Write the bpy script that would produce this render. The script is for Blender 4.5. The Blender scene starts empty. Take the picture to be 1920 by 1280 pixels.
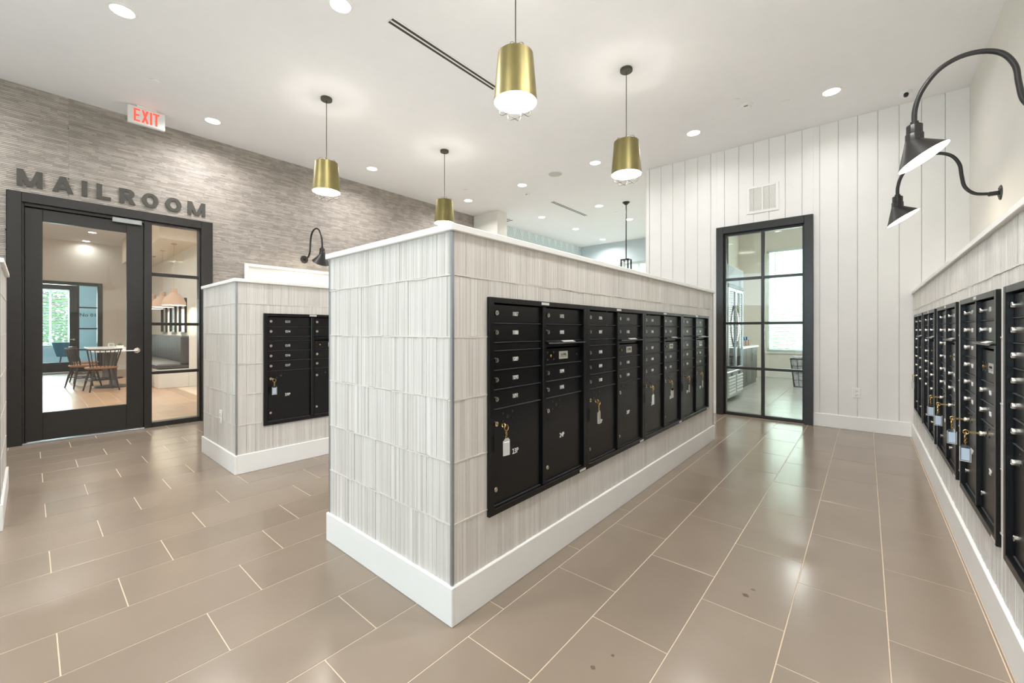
import bpy, math, random
from mathutils import Vector, Matrix
random.seed(7)
PI = math.pi
scn = bpy.context.scene
COL = scn.collection
H = 3.93                      # ceiling height
FAR_Y = 6.73                  # face of the white board wall
# ------------------------------------------------------------------ camera
cd = bpy.data.cameras.new('camera'); cam = bpy.data.objects.new('camera', cd); COL.objects.link(cam)
cd.sensor_width = 36; cd.lens = 775.4 / 1920 * 36; cd.shift_y = -20.9 / 1920; cd.clip_start = .03
cam.location = (0, 0, 1.25); cam.rotation_euler = (PI / 2, 0, math.radians(40.565))
scn.camera = cam
# ------------------------------------------------------------------ light and exposure
scn.view_settings.view_transform = 'Standard'; scn.view_settings.look = 'None'
scn.view_settings.gamma = 1; scn.view_settings.use_curve_mapping = False
scn.view_settings.exposure = 1.10
scn.cycles.diffuse_bounces = 8
DOWN_W, PEND_W, SCONCE_W = 11.5, 5.5, 2.0
wd = bpy.data.worlds.new('sky'); scn.world = wd; wd.use_nodes = True
wd.node_tree.nodes['Background'].inputs[0].default_value = (.80, .92, 1, 1)
wd.node_tree.nodes['Background'].inputs[1].default_value = .85
def area(name, loc, rot, sx, sy, power, color, spread=180):
    l = bpy.data.lights.new(name, 'AREA'); l.shape = 'RECTANGLE'; l.size = sx; l.size_y = sy
    l.energy = power; l.color = color; l.spread = math.radians(spread)
    o = bpy.data.objects.new(name, l); COL.objects.link(o); o.location = loc; o.rotation_euler = rot
    return o
# daylight entering by the real windows (each lamp lies just outside its pane)
area('window_daylight', (-2.9, -3.85, 1.95), (PI / 2, 0, 0), 6.6, 2.9, 78, (.72, .87, 1))
area('vending_window_daylight', (-.9, 13.12, 2.05), (-PI / 2, 0, 0), 2.2, 2.6, 115, (.97, 1, .98))
area('office_window_daylight', (-21.3, .57, 1.65), (0, -PI / 2, 0), 1.9, 1.0, 110, (.85, .95, 1))
area('lounge_window_daylight', (-4.6, 11.95, 2.0), (-PI / 2, 0, 0), 2.7, 2.4, 90, (.92, .98, 1))
# ------------------------------------------------------------------ materials
def srgb(r, g, b):
    f = lambda c: (c / 255) / 12.92 if c <= 10 else ((c / 255 + .055) / 1.055) ** 2.4
    return (f(r), f(g), f(b), 1)
def nt(name):
    m = bpy.data.materials.new(name); m.use_nodes = True
    t = m.node_tree; return m, t, t.nodes, t.links, t.nodes['Principled BSDF']
def mat(name, col, rough=.5, metal=0., var=.08, scale=6., bump=0., bscale=60., island=0., objrand=0., spec=None, coat=0., rvar=0.):
    m, t, N, L, B = nt(name)
    B.inputs['Metallic'].default_value = metal; B.inputs['Roughness'].default_value = rough
    if spec is not None: B.inputs['Specular IOR Level'].default_value = spec
    if coat: B.inputs['Coat Weight'].default_value = coat; B.inputs['Coat Roughness'].default_value = .15
    geo = N.new('ShaderNodeNewGeometry')
    no = N.new('ShaderNodeTexNoise'); no.inputs['Scale'].default_value = scale; no.inputs['Detail'].default_value = 5
    L.new(geo.outputs['Position'], no.inputs['Vector'])
    mr = N.new('ShaderNodeMapRange'); mr.inputs[1].default_value = .3; mr.inputs[2].default_value = .7
    mr.inputs[3].default_value = 1 - var; mr.inputs[4].default_value = 1 + var
    L.new(no.outputs['Fac'], mr.inputs[0]); fac = mr.outputs[0]
    for k, src in ((island, 'i'), (objrand, 'o')):
        if not k: continue
        s = geo.outputs['Random Per Island'] if src == 'i' else N.new('ShaderNodeObjectInfo').outputs['Random']
        q = N.new('ShaderNodeMapRange'); q.inputs[3].default_value = 1 - k; q.inputs[4].default_value = 1 + k
        L.new(s, q.inputs[0]); mm = N.new('ShaderNodeMath'); mm.operation = 'MULTIPLY'
        L.new(fac, mm.inputs[0]); L.new(q.outputs[0], mm.inputs[1]); fac = mm.outputs[0]
    vm = N.new('ShaderNodeVectorMath'); vm.operation = 'SCALE'; vm.inputs[0].default_value = col[:3]
    L.new(fac, vm.inputs['Scale']); L.new(vm.outputs[0], B.inputs['Base Color'])
    if rvar:
        q = N.new('ShaderNodeMapRange'); q.inputs[1].default_value = .3; q.inputs[2].default_value = .7
        q.inputs[3].default_value = rough - rvar; q.inputs[4].default_value = rough + rvar
        n3 = N.new('ShaderNodeTexNoise'); n3.inputs['Scale'].default_value = 3.5; n3.inputs['Detail'].default_value = 8
        L.new(geo.outputs['Position'], n3.inputs['Vector']); L.new(n3.outputs['Fac'], q.inputs[0]); L.new(q.outputs[0], B.inputs['Roughness'])
    if bump:
        n2 = N.new('ShaderNodeTexNoise'); n2.inputs['Scale'].default_value = bscale; n2.inputs['Detail'].default_value = 3
        L.new(geo.outputs['Position'], n2.inputs['Vector'])
        bp = N.new('ShaderNodeBump'); bp.inputs['Strength'].default_value = bump; bp.inputs['Distance'].default_value = .002
        L.new(n2.outputs['Fac'], bp.inputs['Height']); L.new(bp.outputs[0], B.inputs['Normal'])
    return m
def emit(name, col, s):
    m, t, N, L, B = nt(name)
    B.inputs['Base Color'].default_value = (.75, .06, .04, 1) if 'red' in name else (.8, .8, .8, 1)
    B.inputs['Emission Color'].default_value = col; B.inputs['Emission Strength'].default_value = s
    return m
def glass(name, tint=(.97, 1, .99, 1), refl=1.0, base=.04):
    m, t, N, L, B = nt(name); N.remove(B)
    tr = N.new('ShaderNodeBsdfTransparent'); tr.inputs[0].default_value = tint
    gl = N.new('ShaderNodeBsdfGlossy'); gl.inputs['Roughness'].default_value = .01
    fr = N.new('ShaderNodeFresnel'); fr.inputs['IOR'].default_value = 1.45
    mx = N.new('ShaderNodeMixShader')
    L.new(fr.outputs[0], mx.inputs[0]); L.new(tr.outputs[0], mx.inputs[1]); L.new(gl.outputs[0], mx.inputs[2])
    L.new(mx.outputs[0], N['Material Output'].inputs['Surface'])
    return m
def blind_mat():
    m, t, N, L, B = nt('white_blind'); B.inputs['Base Color'].default_value = srgb(232, 236, 233); B.inputs['Roughness'].default_value = .6
    tl = N.new('ShaderNodeBsdfTranslucent'); tl.inputs[0].default_value = srgb(225, 236, 230); mx = N.new('ShaderNodeMixShader'); mx.inputs[0].default_value = .6
    L.new(B.outputs[0], mx.inputs[1]); L.new(tl.outputs[0], mx.inputs[2]); L.new(mx.outputs[0], N['Material Output'].inputs['Surface']); return m
def flute_mat(name, rnd):
    # glazed fluted stick tile: narrow vertical streaks of white, grey and beige
    m, t, N, L, B = nt(name); B.inputs['Roughness'].default_value = .5
    geo = N.new('ShaderNodeNewGeometry'); sp = N.new('ShaderNodeSeparateXYZ'); L.new(geo.outputs['Position'], sp.inputs[0])
    ad = N.new('ShaderNodeMath'); ad.operation = 'ADD'; L.new(sp.outputs[0], ad.inputs[0]); L.new(sp.outputs[1], ad.inputs[1])
    r = N.new('ShaderNodeObjectInfo').outputs['Random'] if rnd else geo.outputs['Random Per Island']
    r10 = N.new('ShaderNodeMath'); r10.operation = 'MULTIPLY'; r10.inputs[1].default_value = 9; L.new(r, r10.inputs[0])
    outs = []
    for fx, fz in ((210, 1.5), (55, .7)):
        cx = N.new('ShaderNodeCombineXYZ')
        a = N.new('ShaderNodeMath'); a.operation = 'MULTIPLY'; a.inputs[1].default_value = fx; L.new(ad.outputs[0], a.inputs[0])
        b = N.new('ShaderNodeMath'); b.operation = 'MULTIPLY'; b.inputs[1].default_value = fz; L.new(sp.outputs[2], b.inputs[0])
        L.new(a.outputs[0], cx.inputs[0]); L.new(b.outputs[0], cx.inputs[1]); L.new(r10.outputs[0], cx.inputs[2])
        n = N.new('ShaderNodeTexNoise'); n.inputs['Scale'].default_value = 1; n.inputs['Detail'].default_value = 3
        L.new(cx.outputs[0], n.inputs['Vector']); outs.append(n.outputs['Fac'])
    s = N.new('ShaderNodeMath'); s.operation = 'ADD'; L.new(outs[0], s.inputs[0]); L.new(outs[1], s.inputs[1])
    q = N.new('ShaderNodeMath'); q.operation = 'MULTIPLY_ADD'; q.inputs[1].default_value = .16; q.inputs[2].default_value = -.08
    L.new(r, q.inputs[0]); s2 = N.new('ShaderNodeMath'); s2.operation = 'ADD'; L.new(s.outputs[0], s2.inputs[0]); L.new(q.outputs[0], s2.inputs[1])
    cr = N.new('ShaderNodeValToRGB'); e = cr.color_ramp.elements
    mr = N.new('ShaderNodeMapRange'); mr.inputs[1].default_value = .65; mr.inputs[2].default_value = 1.35; L.new(s2.outputs[0], mr.inputs[0])
    e[0].position = 0; e[0].color = srgb(196, 191, 184); e[1].position = 1; e[1].color = srgb(226, 224, 219)
    k = e.new(.4); k.color = srgb(208, 203, 197); k = e.new(.65); k.color = srgb(215, 211, 205)
    L.new(mr.outputs[0], cr.inputs[0]); L.new(cr.outputs[0], B.inputs['Base Color'])
    bp = N.new('ShaderNodeBump'); bp.inputs['Strength'].default_value = .55; bp.inputs['Distance'].default_value = .003
    L.new(outs[0], bp.inputs['Height']); L.new(bp.outputs[0], B.inputs['Normal'])
    return m
M = dict(
    ceiling=mat('ceiling_paint', srgb(236, 235, 236), .9, var=.01, bump=.05, bscale=180),
    white=mat('white_paint', srgb(236, 235, 232), .45, var=.012),
    wall=mat('wall_paint', srgb(222, 220, 212), .85, var=.012, bump=.05, bscale=150),
    board=mat('board_paint', srgb(234, 232, 229), .55, var=.012, objrand=.012),
    black=mat('black_steel', (.018, .016, .015, 1), .38, var=.15, scale=30, bump=.05, bscale=300, spec=.5),
    frame=mat('dark_bronze_frame', (.017, .015, .0135, 1), .33, var=.12, scale=20, spec=.6),
    mail=mat('black_powder_coat', (.0055, .0055, .006, 1), .27, var=.25, scale=260, bump=.08, bscale=700, spec=.38),
    mailedge=mat('edge_highlight_paint', (.055, .055, .058, 1), .3, var=.2, scale=60),  # lighter than the coat: ledge highlight put into the colour; rivets share it
    chrome=mat('satin_nickel', (.72, .68, .62, 1), .22, metal=1, var=.08, scale=80),
    slot=mat('keyway_shadow', (.02, .018, .016, 1), .5),
    brass=mat('key_brass', (.78, .55, .22, 1), .25, metal=1, var=.08, scale=80),
    shade=mat('brushed_brass_shade', (.25, .21, .085, 1), .42, metal=.75, var=.1, scale=7),
    wire=mat('brass_wire', (.03, .025, .014, 1), .4),
    cord=mat('olive_cord', (.07, .065, .045, 1), .6),
    shadein=mat('white_enamel', (.88, .86, .8, 1), .5, var=.01),
    digit=mat('white_print', srgb(235, 235, 230), .5, var=.02),
    plate=mat('label_plate', srgb(205, 203, 196), .35, var=.04, scale=50),
    ink=mat('black_ink', (.02, .02, .02, 1), .5),
    tag=mat('pale_paper_insert', srgb(205, 215, 228), .4, var=.03, scale=60),
    acrylic=glass('clear_acrylic', (.9, .93, .95, 1)),
    glass=glass('pane_glass'),
    flute=flute_mat('fluted_tile', True), flute_s=flute_mat('fluted_tile_joined', False),
    grout=mat('pale_grout', srgb(214, 208, 199), .8, var=.05, scale=60, bump=.4, bscale=120),
    alu=mat('grey_metal_trim', (.36, .38, .39, 1), .35, metal=.7, var=.05, scale=20),
    tile=mat('taupe_floor_tile', srgb(140, 126, 111), .19, var=.05, scale=2.5, bump=.08, bscale=90, objrand=.04, spec=.5),
    fgrout=mat('sand_grout', srgb(205, 186, 163), .8, var=.06, scale=30),
    stick=mat('grey_stone_stick', srgb(168, 160, 151), .6, var=.12, scale=7, island=.2, bump=.12, bscale=200),
    stickback=mat('mosaic_backing', srgb(96, 90, 84), .9),
    lettering=mat('charcoal_lettering', srgb(72, 70, 64), .5),
    red=emit('exit_red_glow', srgb(255, 80, 62), .62),
    lens=emit('downlight_glow', (1, .96, .9, 1), 7),
    bulb=emit('bulb_glow', (1, .93, .8, 1), 9),
    led=emit('cooler_led', (.8, .92, 1, 1), 14),
    wood=mat('oak_plank', srgb(176, 142, 112), .32, var=.1, scale=4, bump=.1, bscale=40, objrand=.12, spec=.5),
    chairwood=mat('black_chair_wood', (.03, .025, .022, 1), .4, var=.15, scale=15),
    seatwood=mat('brown_seat_wood', srgb(150, 105, 75), .4, var=.12, scale=15),
    vinyl=mat('charcoal_vinyl', srgb(78, 77, 77), .42, var=.08, scale=10),
    teal=mat('teal_fabric', srgb(45, 100, 118), .8, var=.1, scale=40),
    green=mat('leaf_green', srgb(110, 165, 60), .6, var=.3, scale=2, island=.35),
    bark=mat('tree_bark', srgb(95, 78, 62), .9, var=.2, scale=8),
    succ=mat('succulent_green', srgb(120, 145, 105), .6, var=.15, scale=60),
    terra=mat('blush_pendant', srgb(205, 172, 148), .7, var=.03),
    grey=mat('grey_laminate', srgb(104, 101, 99), .5, var=.08, scale=9),
    steel=mat('cooler_steel', (.45, .48, .5, 1), .3, metal=.7, var=.05),
    dgrey=mat('dark_grey_plastic', srgb(70, 74, 78), .45, var=.05),
    quartz=mat('white_worktop', srgb(232, 232, 230), .3, var=.02, scale=20),
    vtile=mat('pale_floor_tile', srgb(176, 172, 166), .25, var=.06, scale=4, objrand=.03),
    blind=blind_mat(),
    blue=mat('blue_wrapper', srgb(50, 110, 165), .4, var=.1, scale=30),
    snack=mat('brown_snack_box', srgb(140, 105, 85), .6, var=.3, scale=60),
    paper=mat('crumpled_white_liner', srgb(196, 198, 200), .8, var=.3, scale=25, bump=.6, bscale=40),
    offwall=mat('pale_blue_wall', srgb(214, 226, 233), .85, var=.01),
    greywall=mat('blue_grey_wall', srgb(190, 201, 204), .85, var=.01),
    creamwall=mat('cream_wall', srgb(231, 225, 217), .85, var=.01),
    soffit=mat('peach_soffit', srgb(230, 218, 202), .85, var=.01),
    speckle=mat('brown_smudge', srgb(104, 82, 66), .7, var=.2, scale=90),
    grass=mat('lawn', srgb(96, 130, 60), .9, var=.3, scale=1.2),
)
def wallpaper_mat():
    # rows of slim triangles in pale blue green, printed on the wall
    m, t, N, L, B = nt('geometric_wallpaper'); B.inputs['Roughness'].default_value = .8
    def mth(op, a, b=None):
        n = N.new('ShaderNodeMath'); n.operation = op
        for i, v in enumerate((a, b)):
            if v is None: continue
            if isinstance(v, (int, float)): n.inputs[i].default_value = v
            else: L.new(v, n.inputs[i])
        return n.outputs[0]
    geo = N.new('ShaderNodeNewGeometry'); sp = N.new('ShaderNodeSeparateXYZ'); L.new(geo.outputs['Position'], sp.inputs[0])
    row = mth('FLOOR', mth('MULTIPLY', sp.outputs[2], 2.2)); fv = mth('FRACT', mth('MULTIPLY', sp.outputs[2], 2.2))
    fu = mth('FRACT', mth('ADD', mth('MULTIPLY', sp.outputs[1], 3.2), mth('MULTIPLY', row, .5)))
    tri = mth('LESS_THAN', fv, mth('MULTIPLY', mth('ABSOLUTE', mth('SUBTRACT', fu, .5)), 2))
    ln = mth('FRACT', mth('MULTIPLY', mth('ADD', mth('MULTIPLY', fu, 2), fv), 3))
    ln2 = mth('FRACT', mth('MULTIPLY', mth('SUBTRACT', mth('MULTIPLY', fu, 2), fv), 3))
    v = mth('ADD', mth('MULTIPLY', tri, mth('GREATER_THAN', ln, .5)), mth('MULTIPLY', mth('SUBTRACT', 1, tri), mth('MULTIPLY', mth('GREATER_THAN', ln2, .45), .45)))
    cr = N.new('ShaderNodeValToRGB'); cr.color_ramp.elements[0].color = srgb(236, 241, 241); cr.color_ramp.elements[1].color = srgb(176, 198, 201)
    L.new(v, cr.inputs[0]); L.new(cr.outputs[0], B.inputs['Base Color']); return m
M['paperwall'] = wallpaper_mat()
# ------------------------------------------------------------------ mesh helpers
class MB:
    def __init__(s): s.v = []; s.f = []; s.mi = []; s.k = 0
    def add(s, vs, fs):
        b = len(s.v); s.v += [tuple(v) for v in vs]; s.f += [tuple(b + i for i in f) for f in fs]; s.mi += [s.k] * len(fs); return s
    def box(s, x0, x1, y0, y1, z0, z1):
        vs = [(x, y, z) for x in (x0, x1) for y in (y0, y1) for z in (z0, z1)]
        return s.add(vs, [(0, 1, 3, 2), (4, 6, 7, 5), (0, 4, 5, 1), (2, 3, 7, 6), (0, 2, 6, 4), (1, 5, 7, 3)])
    def bbox(s, x0, x1, y0, y1, z0, z1, b=.003):
        # box with chamfered vertical/horizontal outline on all edges
        vs = []; cx, cy, cz = (x0 + x1) / 2, (y0 + y1) / 2, (z0 + z1) / 2
        hx, hy, hz = (x1 - x0) / 2, (y1 - y0) / 2, (z1 - z0) / 2; idx = {}
        for sx in (-1, 1):
            for sy in (-1, 1):
                for sz in (-1, 1):
                    for a in range(3):
                        d = [hx - b, hy - b, hz - b]; d[a] += b
                        idx[(sx, sy, sz, a)] = len(vs); vs.append((cx + sx * d[0], cy + sy * d[1], cz + sz * d[2]))
        fs = []
        for a in range(3):
            o = [i for i in range(3) if i != a]
            for sg in (-1, 1):
                q = []
                for p, r in ((-1, -1), (1, -1), (1, 1), (-1, 1)):
                    k = [0, 0, 0]; k[a] = sg; k[o[0]] = p; k[o[1]] = r; q.append(idx[(*k, a)])
                fs.append(tuple(q))
        for a in range(3):      # edges along axis a
            o = [i for i in range(3) if i != a]
            for p in (-1, 1):
                for r in (-1, 1):
                    k0 = [0, 0, 0]; k1 = [0, 0, 0]; k0[a] = -1; k1[a] = 1
                    for k in (k0, k1): k[o[0]] = p; k[o[1]] = r
                    fs.append((idx[(*k0, o[0])], idx[(*k1, o[0])], idx[(*k1, o[1])], idx[(*k0, o[1])]))
        for sx in (-1, 1):
            for sy in (-1, 1):
                for sz in (-1, 1): fs.append(tuple(idx[(sx, sy, sz, a)] for a in range(3)))
        return s.add(vs, fs)
    def tube(s, pts, r, n=8, closed=False, caps=True):
        pts = [Vector(p) for p in pts]; m = len(pts); R = r if isinstance(r, (list, tuple)) else [r] * m
        vs = []; up = None
        for i, p in enumerate(pts):
            a = pts[(i - 1) % m] if (i > 0 or closed) else p; b = pts[(i + 1) % m] if (i < m - 1 or closed) else p
            d = (b - a); d = d.normalized() if d.length > 1e-9 else Vector((0, 0, 1))
            if up is None: up = Vector((0, 0, 1)) if abs(d.z) < .9 else Vector((1, 0, 0))
            u = (up - d * up.dot(d)); u = u.normalized() if u.length > 1e-6 else d.orthogonal().normalized()
            up = u; w = d.cross(u)
            for k in range(n):
                t = 2 * PI * k / n; vs.append(p + (u * math.cos(t) + w * math.sin(t)) * R[i])
        fs = []
        for i in range(m if closed else m - 1):
            j = (i + 1) % m
            for k in range(n): fs.append((i * n + k, i * n + (k + 1) % n, j * n + (k + 1) % n, j * n + k))
        if caps and not closed: fs += [tuple(range(n))[::-1], tuple(range((m - 1) * n, m * n))]
        return s.add(vs, fs)
    def lathe(s, prof, n=24, c=(0, 0, 0), axis='z', caps=True):
        vs = []
        for r, z in prof:
            for k in range(n):
                t = 2 * PI * k / n; a, b = r * math.cos(t), r * math.sin(t)
                p = (a, b, z) if axis == 'z' else ((a, -z, b) if axis == '-y' else (z, a, b))
                vs.append((c[0] + p[0], c[1] + p[1], c[2] + p[2]))
        fs = [(i * n + k, i * n + (k + 1) % n, (i + 1) * n + (k + 1) % n, (i + 1) * n + k) for i in range(len(prof) - 1) for k in range(n)]
        if caps: fs += [tuple(range(n))[::-1], tuple(range((len(prof) - 1) * n, len(prof) * n))]
        return s.add(vs, fs)
    def prism(s, poly, f0, f1):
        # poly 2D, f0/f1 map (a,b)->3D for both ends; poly convex or simple
        n = len(poly); vs = [f0(*p) for p in poly] + [f1(*p) for p in poly]
        fs = [tuple(range(n))[::-1], tuple(range(n, 2 * n))] + [(i, (i + 1) % n, n + (i + 1) % n, n + i) for i in range(n)]
        return s.add(vs, fs)
    def mesh(s, name, mats, smooth=False):
        me = bpy.data.meshes.new(name); me.from_pydata(s.v, [], s.f)
        for m in (mats if isinstance(mats, (list, tuple)) else [mats]): me.materials.append(m)
        if any(s.mi): me.polygons.foreach_set('material_index', s.mi)
        if smooth:
            me.polygons.foreach_set('use_smooth', [True] * len(me.polygons)); me.set_sharp_from_angle(angle=math.radians(35))
        me.update(); return me
    def build(s, name, mats, parent=None, smooth=False, **k): return place(name, s.mesh(name, mats, smooth), parent, **k)
def place(name, me, parent=None, loc=(0, 0, 0), rz=0, scale=None, label=None):
    o = bpy.data.objects.new(name, me); COL.objects.link(o); o.parent = parent; o.location = loc
    if rz: o.rotation_euler = (0, 0, rz)
    if scale: o.scale = scale
    if label: o['label'] = label
    return o
def thing(name, label, cat, loc=(0, 0, 0), rz=0, group=None):
    o = bpy.data.objects.new(name, None); COL.objects.link(o); o.empty_display_size = .1
    o.location = loc; o.rotation_euler = (0, 0, rz); o['label'] = label; o['category'] = cat
    if group: o['group'] = group
    return o
def tag(o, label, cat, group=None, kind=None):
    o['label'] = label; o['category'] = cat
    if group: o['group'] = group
    if kind: o['kind'] = kind
    return o
def struct(name, mb, m, label, cat='wall', smooth=False): return tag(mb.build(name, m, None, smooth), label, cat, kind='structure')
def minus(rect, holes):
    # rectangle (a0,a1,b0,b1) minus rectangles -> list of rectangles
    out = [rect]
    for h in holes:
        nxt = []
        for (a0, a1, b0, b1) in out:
            if h[0] >= a1 or h[1] <= a0 or h[2] >= b1 or h[3] <= b0: nxt.append((a0, a1, b0, b1)); continue
            if h[0] > a0: nxt.append((a0, h[0], b0, b1))
            if h[1] < a1: nxt.append((h[1], a1, b0, b1))
            c0, c1 = max(a0, h[0]), min(a1, h[1])
            if h[2] > b0: nxt.append((c0, c1, b0, h[2]))
            if h[3] < b1: nxt.append((c0, c1, h[3], b1))
        out = nxt
    return [r for r in out if r[1] - r[0] > .004 and r[3] - r[2] > .004]
_txt = {}
def text_mesh(s, height, m, xs=1.0, depth=.0006):
    k = (s, height, m.name, xs)
    if k in _txt: return _txt[k]
    c = bpy.data.curves.new('t', 'FONT'); c.body = s; c.size = height / .7; c.align_x = 'CENTER'; c.extrude = depth; c.resolution_u = 2
    c.offset = height * .006
    o = bpy.data.objects.new('t', c); COL.objects.link(o)
    me = bpy.data.meshes.new_from_object(o.evaluated_get(bpy.context.evaluated_depsgraph_get()))
    bpy.data.objects.remove(o)
    for v in me.vertices: x, y, z = v.co; v.co = (x * xs, -z, y - height / 2)    # faces -y, upright
    me.name = 'print'; me.materials.clear(); me.materials.append(m); _txt[k] = me; return me
# ================================================================== ROOM
def floor_tiles(parent, xs, ys, w, l, x_org, y_org, stag, top, meshmat, skip, joined=False, name='tile', gap=.003):
    cache = {}; mb = MB(); cnt = 0
    k0 = math.floor((xs[0] - x_org) / w); k1 = math.ceil((xs[1] - x_org) / w)
    for k in range(k0, k1):
        off = (y_org + k * stag) % l
        j0 = math.floor((ys[0] - off) / l); j1 = math.ceil((ys[1] - off) / l)
        for j in range(j0, j1):
            r = (max(xs[0], x_org + k * w), min(xs[1], x_org + (k + 1) * w), max(ys[0], off + j * l), min(ys[1], off + (j + 1) * l))
            if r[1] - r[0] < .01 or r[3] - r[2] < .01: continue
            if any(r[0] > s[0] and r[1] < s[1] and r[2] > s[2] and r[3] < s[3] for s in skip): continue
            wx, wy = round(r[1] - r[0] - gap, 4), round(r[3] - r[2] - gap, 4)
            if joined: mb.box(r[0] + gap / 2, r[1] - gap / 2, r[2] + gap / 2, r[3] - gap / 2, top - .008, top); continue
            if (wx, wy) not in cache:
                b = MB(); b.bbox(-wx / 2, wx / 2, -wy / 2, wy / 2, -.008, 0, .0008); cache[(wx, wy)] = b.mesh(name, meshmat)
            place(name, cache[(wx, wy)], parent, ((r[0] + r[1]) / 2, (r[2] + r[3]) / 2, top)); cnt += 1
    if joined: o = mb.build('tiles_joined', meshmat, parent); o['kind'] = 'stuff'
    return cnt
fl = MB(); fl.box(-7.12, 1.2, -3.7, 11.8, -.1, -.0015)
floor = struct('floor', fl, M['fgrout'], 'taupe rectangular tile floor of the mailroom laid in thirds', 'floor')
skips = [(-2.44, -1.33, 1.16, 5.11), (-5.17, -4.14, 1.16, 5.11), (-5.19, -4.14, -3.6, -.11)]
TW, TL = .3262, .656
floor_tiles(floor, (-7.0, .405), (-1.1, 6.72), TW, TL, -1.236, 1.168, TL * 2 / 3, 0, M['tile'], skips, gap=.0045)
mt2 = mat('taupe_floor_tile_joined', srgb(140, 126, 111), .19, var=.05, scale=2.5, island=.04)
floor_tiles(floor, (-7.0, .405), (-3.6, -1.1), TW, TL, -1.236, 1.168, TL * 2 / 3, 0, mt2, skips, True, gap=.0045)
floor_tiles(floor, (-7.0, -2.8), (6.72, 11.6), TW, TL, -1.236, 1.168, TL * 2 / 3, 0, mt2, [], True, gap=.0045)
for i, (x, y, r) in enumerate([(-.432, 2.20, .028), (-.412, 2.27, .018), (-.77, 1.36, .02), (-.74, 1.46, .014), (-.95, 4.3, .02), (-.9, 3.6, .014), (-.93, 3.45, .012)]):
    b = MB(); n = 9; r *= .6; random.seed(40 + i)
    ring = [(x + r * (.6 + .6 * random.random()) * math.cos(2 * PI * k / n), y + r * (.5 + .6 * random.random()) * math.sin(2 * PI * k / n)) for k in range(n)]
    b.prism(ring, lambda a, c: (a, c, 0), lambda a, c: (a, c, .0006)); b.build('stain', M['speckle'], floor)
cl = MB(); cl.box(-22.5, 3, -3.8, 13.4, H, H + .15)
struct('ceiling', cl, M['ceiling'], 'flat white painted ceiling over the mailroom', 'ceiling')

# --- left wall of thin stone sticks, with the black entrance frame in it
OP = (-.15, 1.67, 0, 2.755)
wl = MB()
for r in minus((-3.7, 6.8, 0, H), [OP]): wl.box(-7.16, -7.012, r[0], r[1], r[2], r[3])
wall_left = struct('wall_left', wl, M['stickback'], 'grey stacked stone stick wall carrying the MAILROOM letters')
b = MB(); random.seed(3); z = .168; rh = .0192
while z < H - .002:
    y = -2.2 - random.random() * .2; z1 = min(z + rh, H)
    while y < 6.78:
        L_ = random.choice((.045, .07, .1, .14, .19, .24)) * random.uniform(.8, 1.2); y1 = min(y + L_, 6.78)
        if y < .30 < y1: y1 = .30
        d = -7.0 + random.uniform(-.0012, .0012)
        for r in minus((y, y1 - .0012, z + .0030, z1), [(-.16, 1.68, 0, 2.76)]):
            if r[1] - r[0] > .006 and r[3] - r[2] > .005:
                a0, a1, c0, c1 = r
                b.add([(-7.012, a0, c0), (-7.012, a1, c0), (-7.012, a1, c1), (-7.012, a0, c1), (d, a0, c0), (d, a1, c0), (d, a1, c1), (d, a0, c1)],
                      [(4, 5, 6, 7), (0, 1, 5, 4), (1, 2, 6, 5), (2, 3, 7, 6), (3, 0, 4, 7)])
        y = y1
    z = z1
o = b.build('stone_sticks', M['stick'], wall_left); o['kind'] = 'stuff'
b = MB()
for y0, y1 in ((-3.6, -.16), (1.68, 6.79)): b.bbox(-7.005, -6.985, y0, y1, 0, .165, .003)
struct('baseboard_left', b, M['white'], 'white baseboard under the stone stick wall', 'baseboard')
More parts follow.
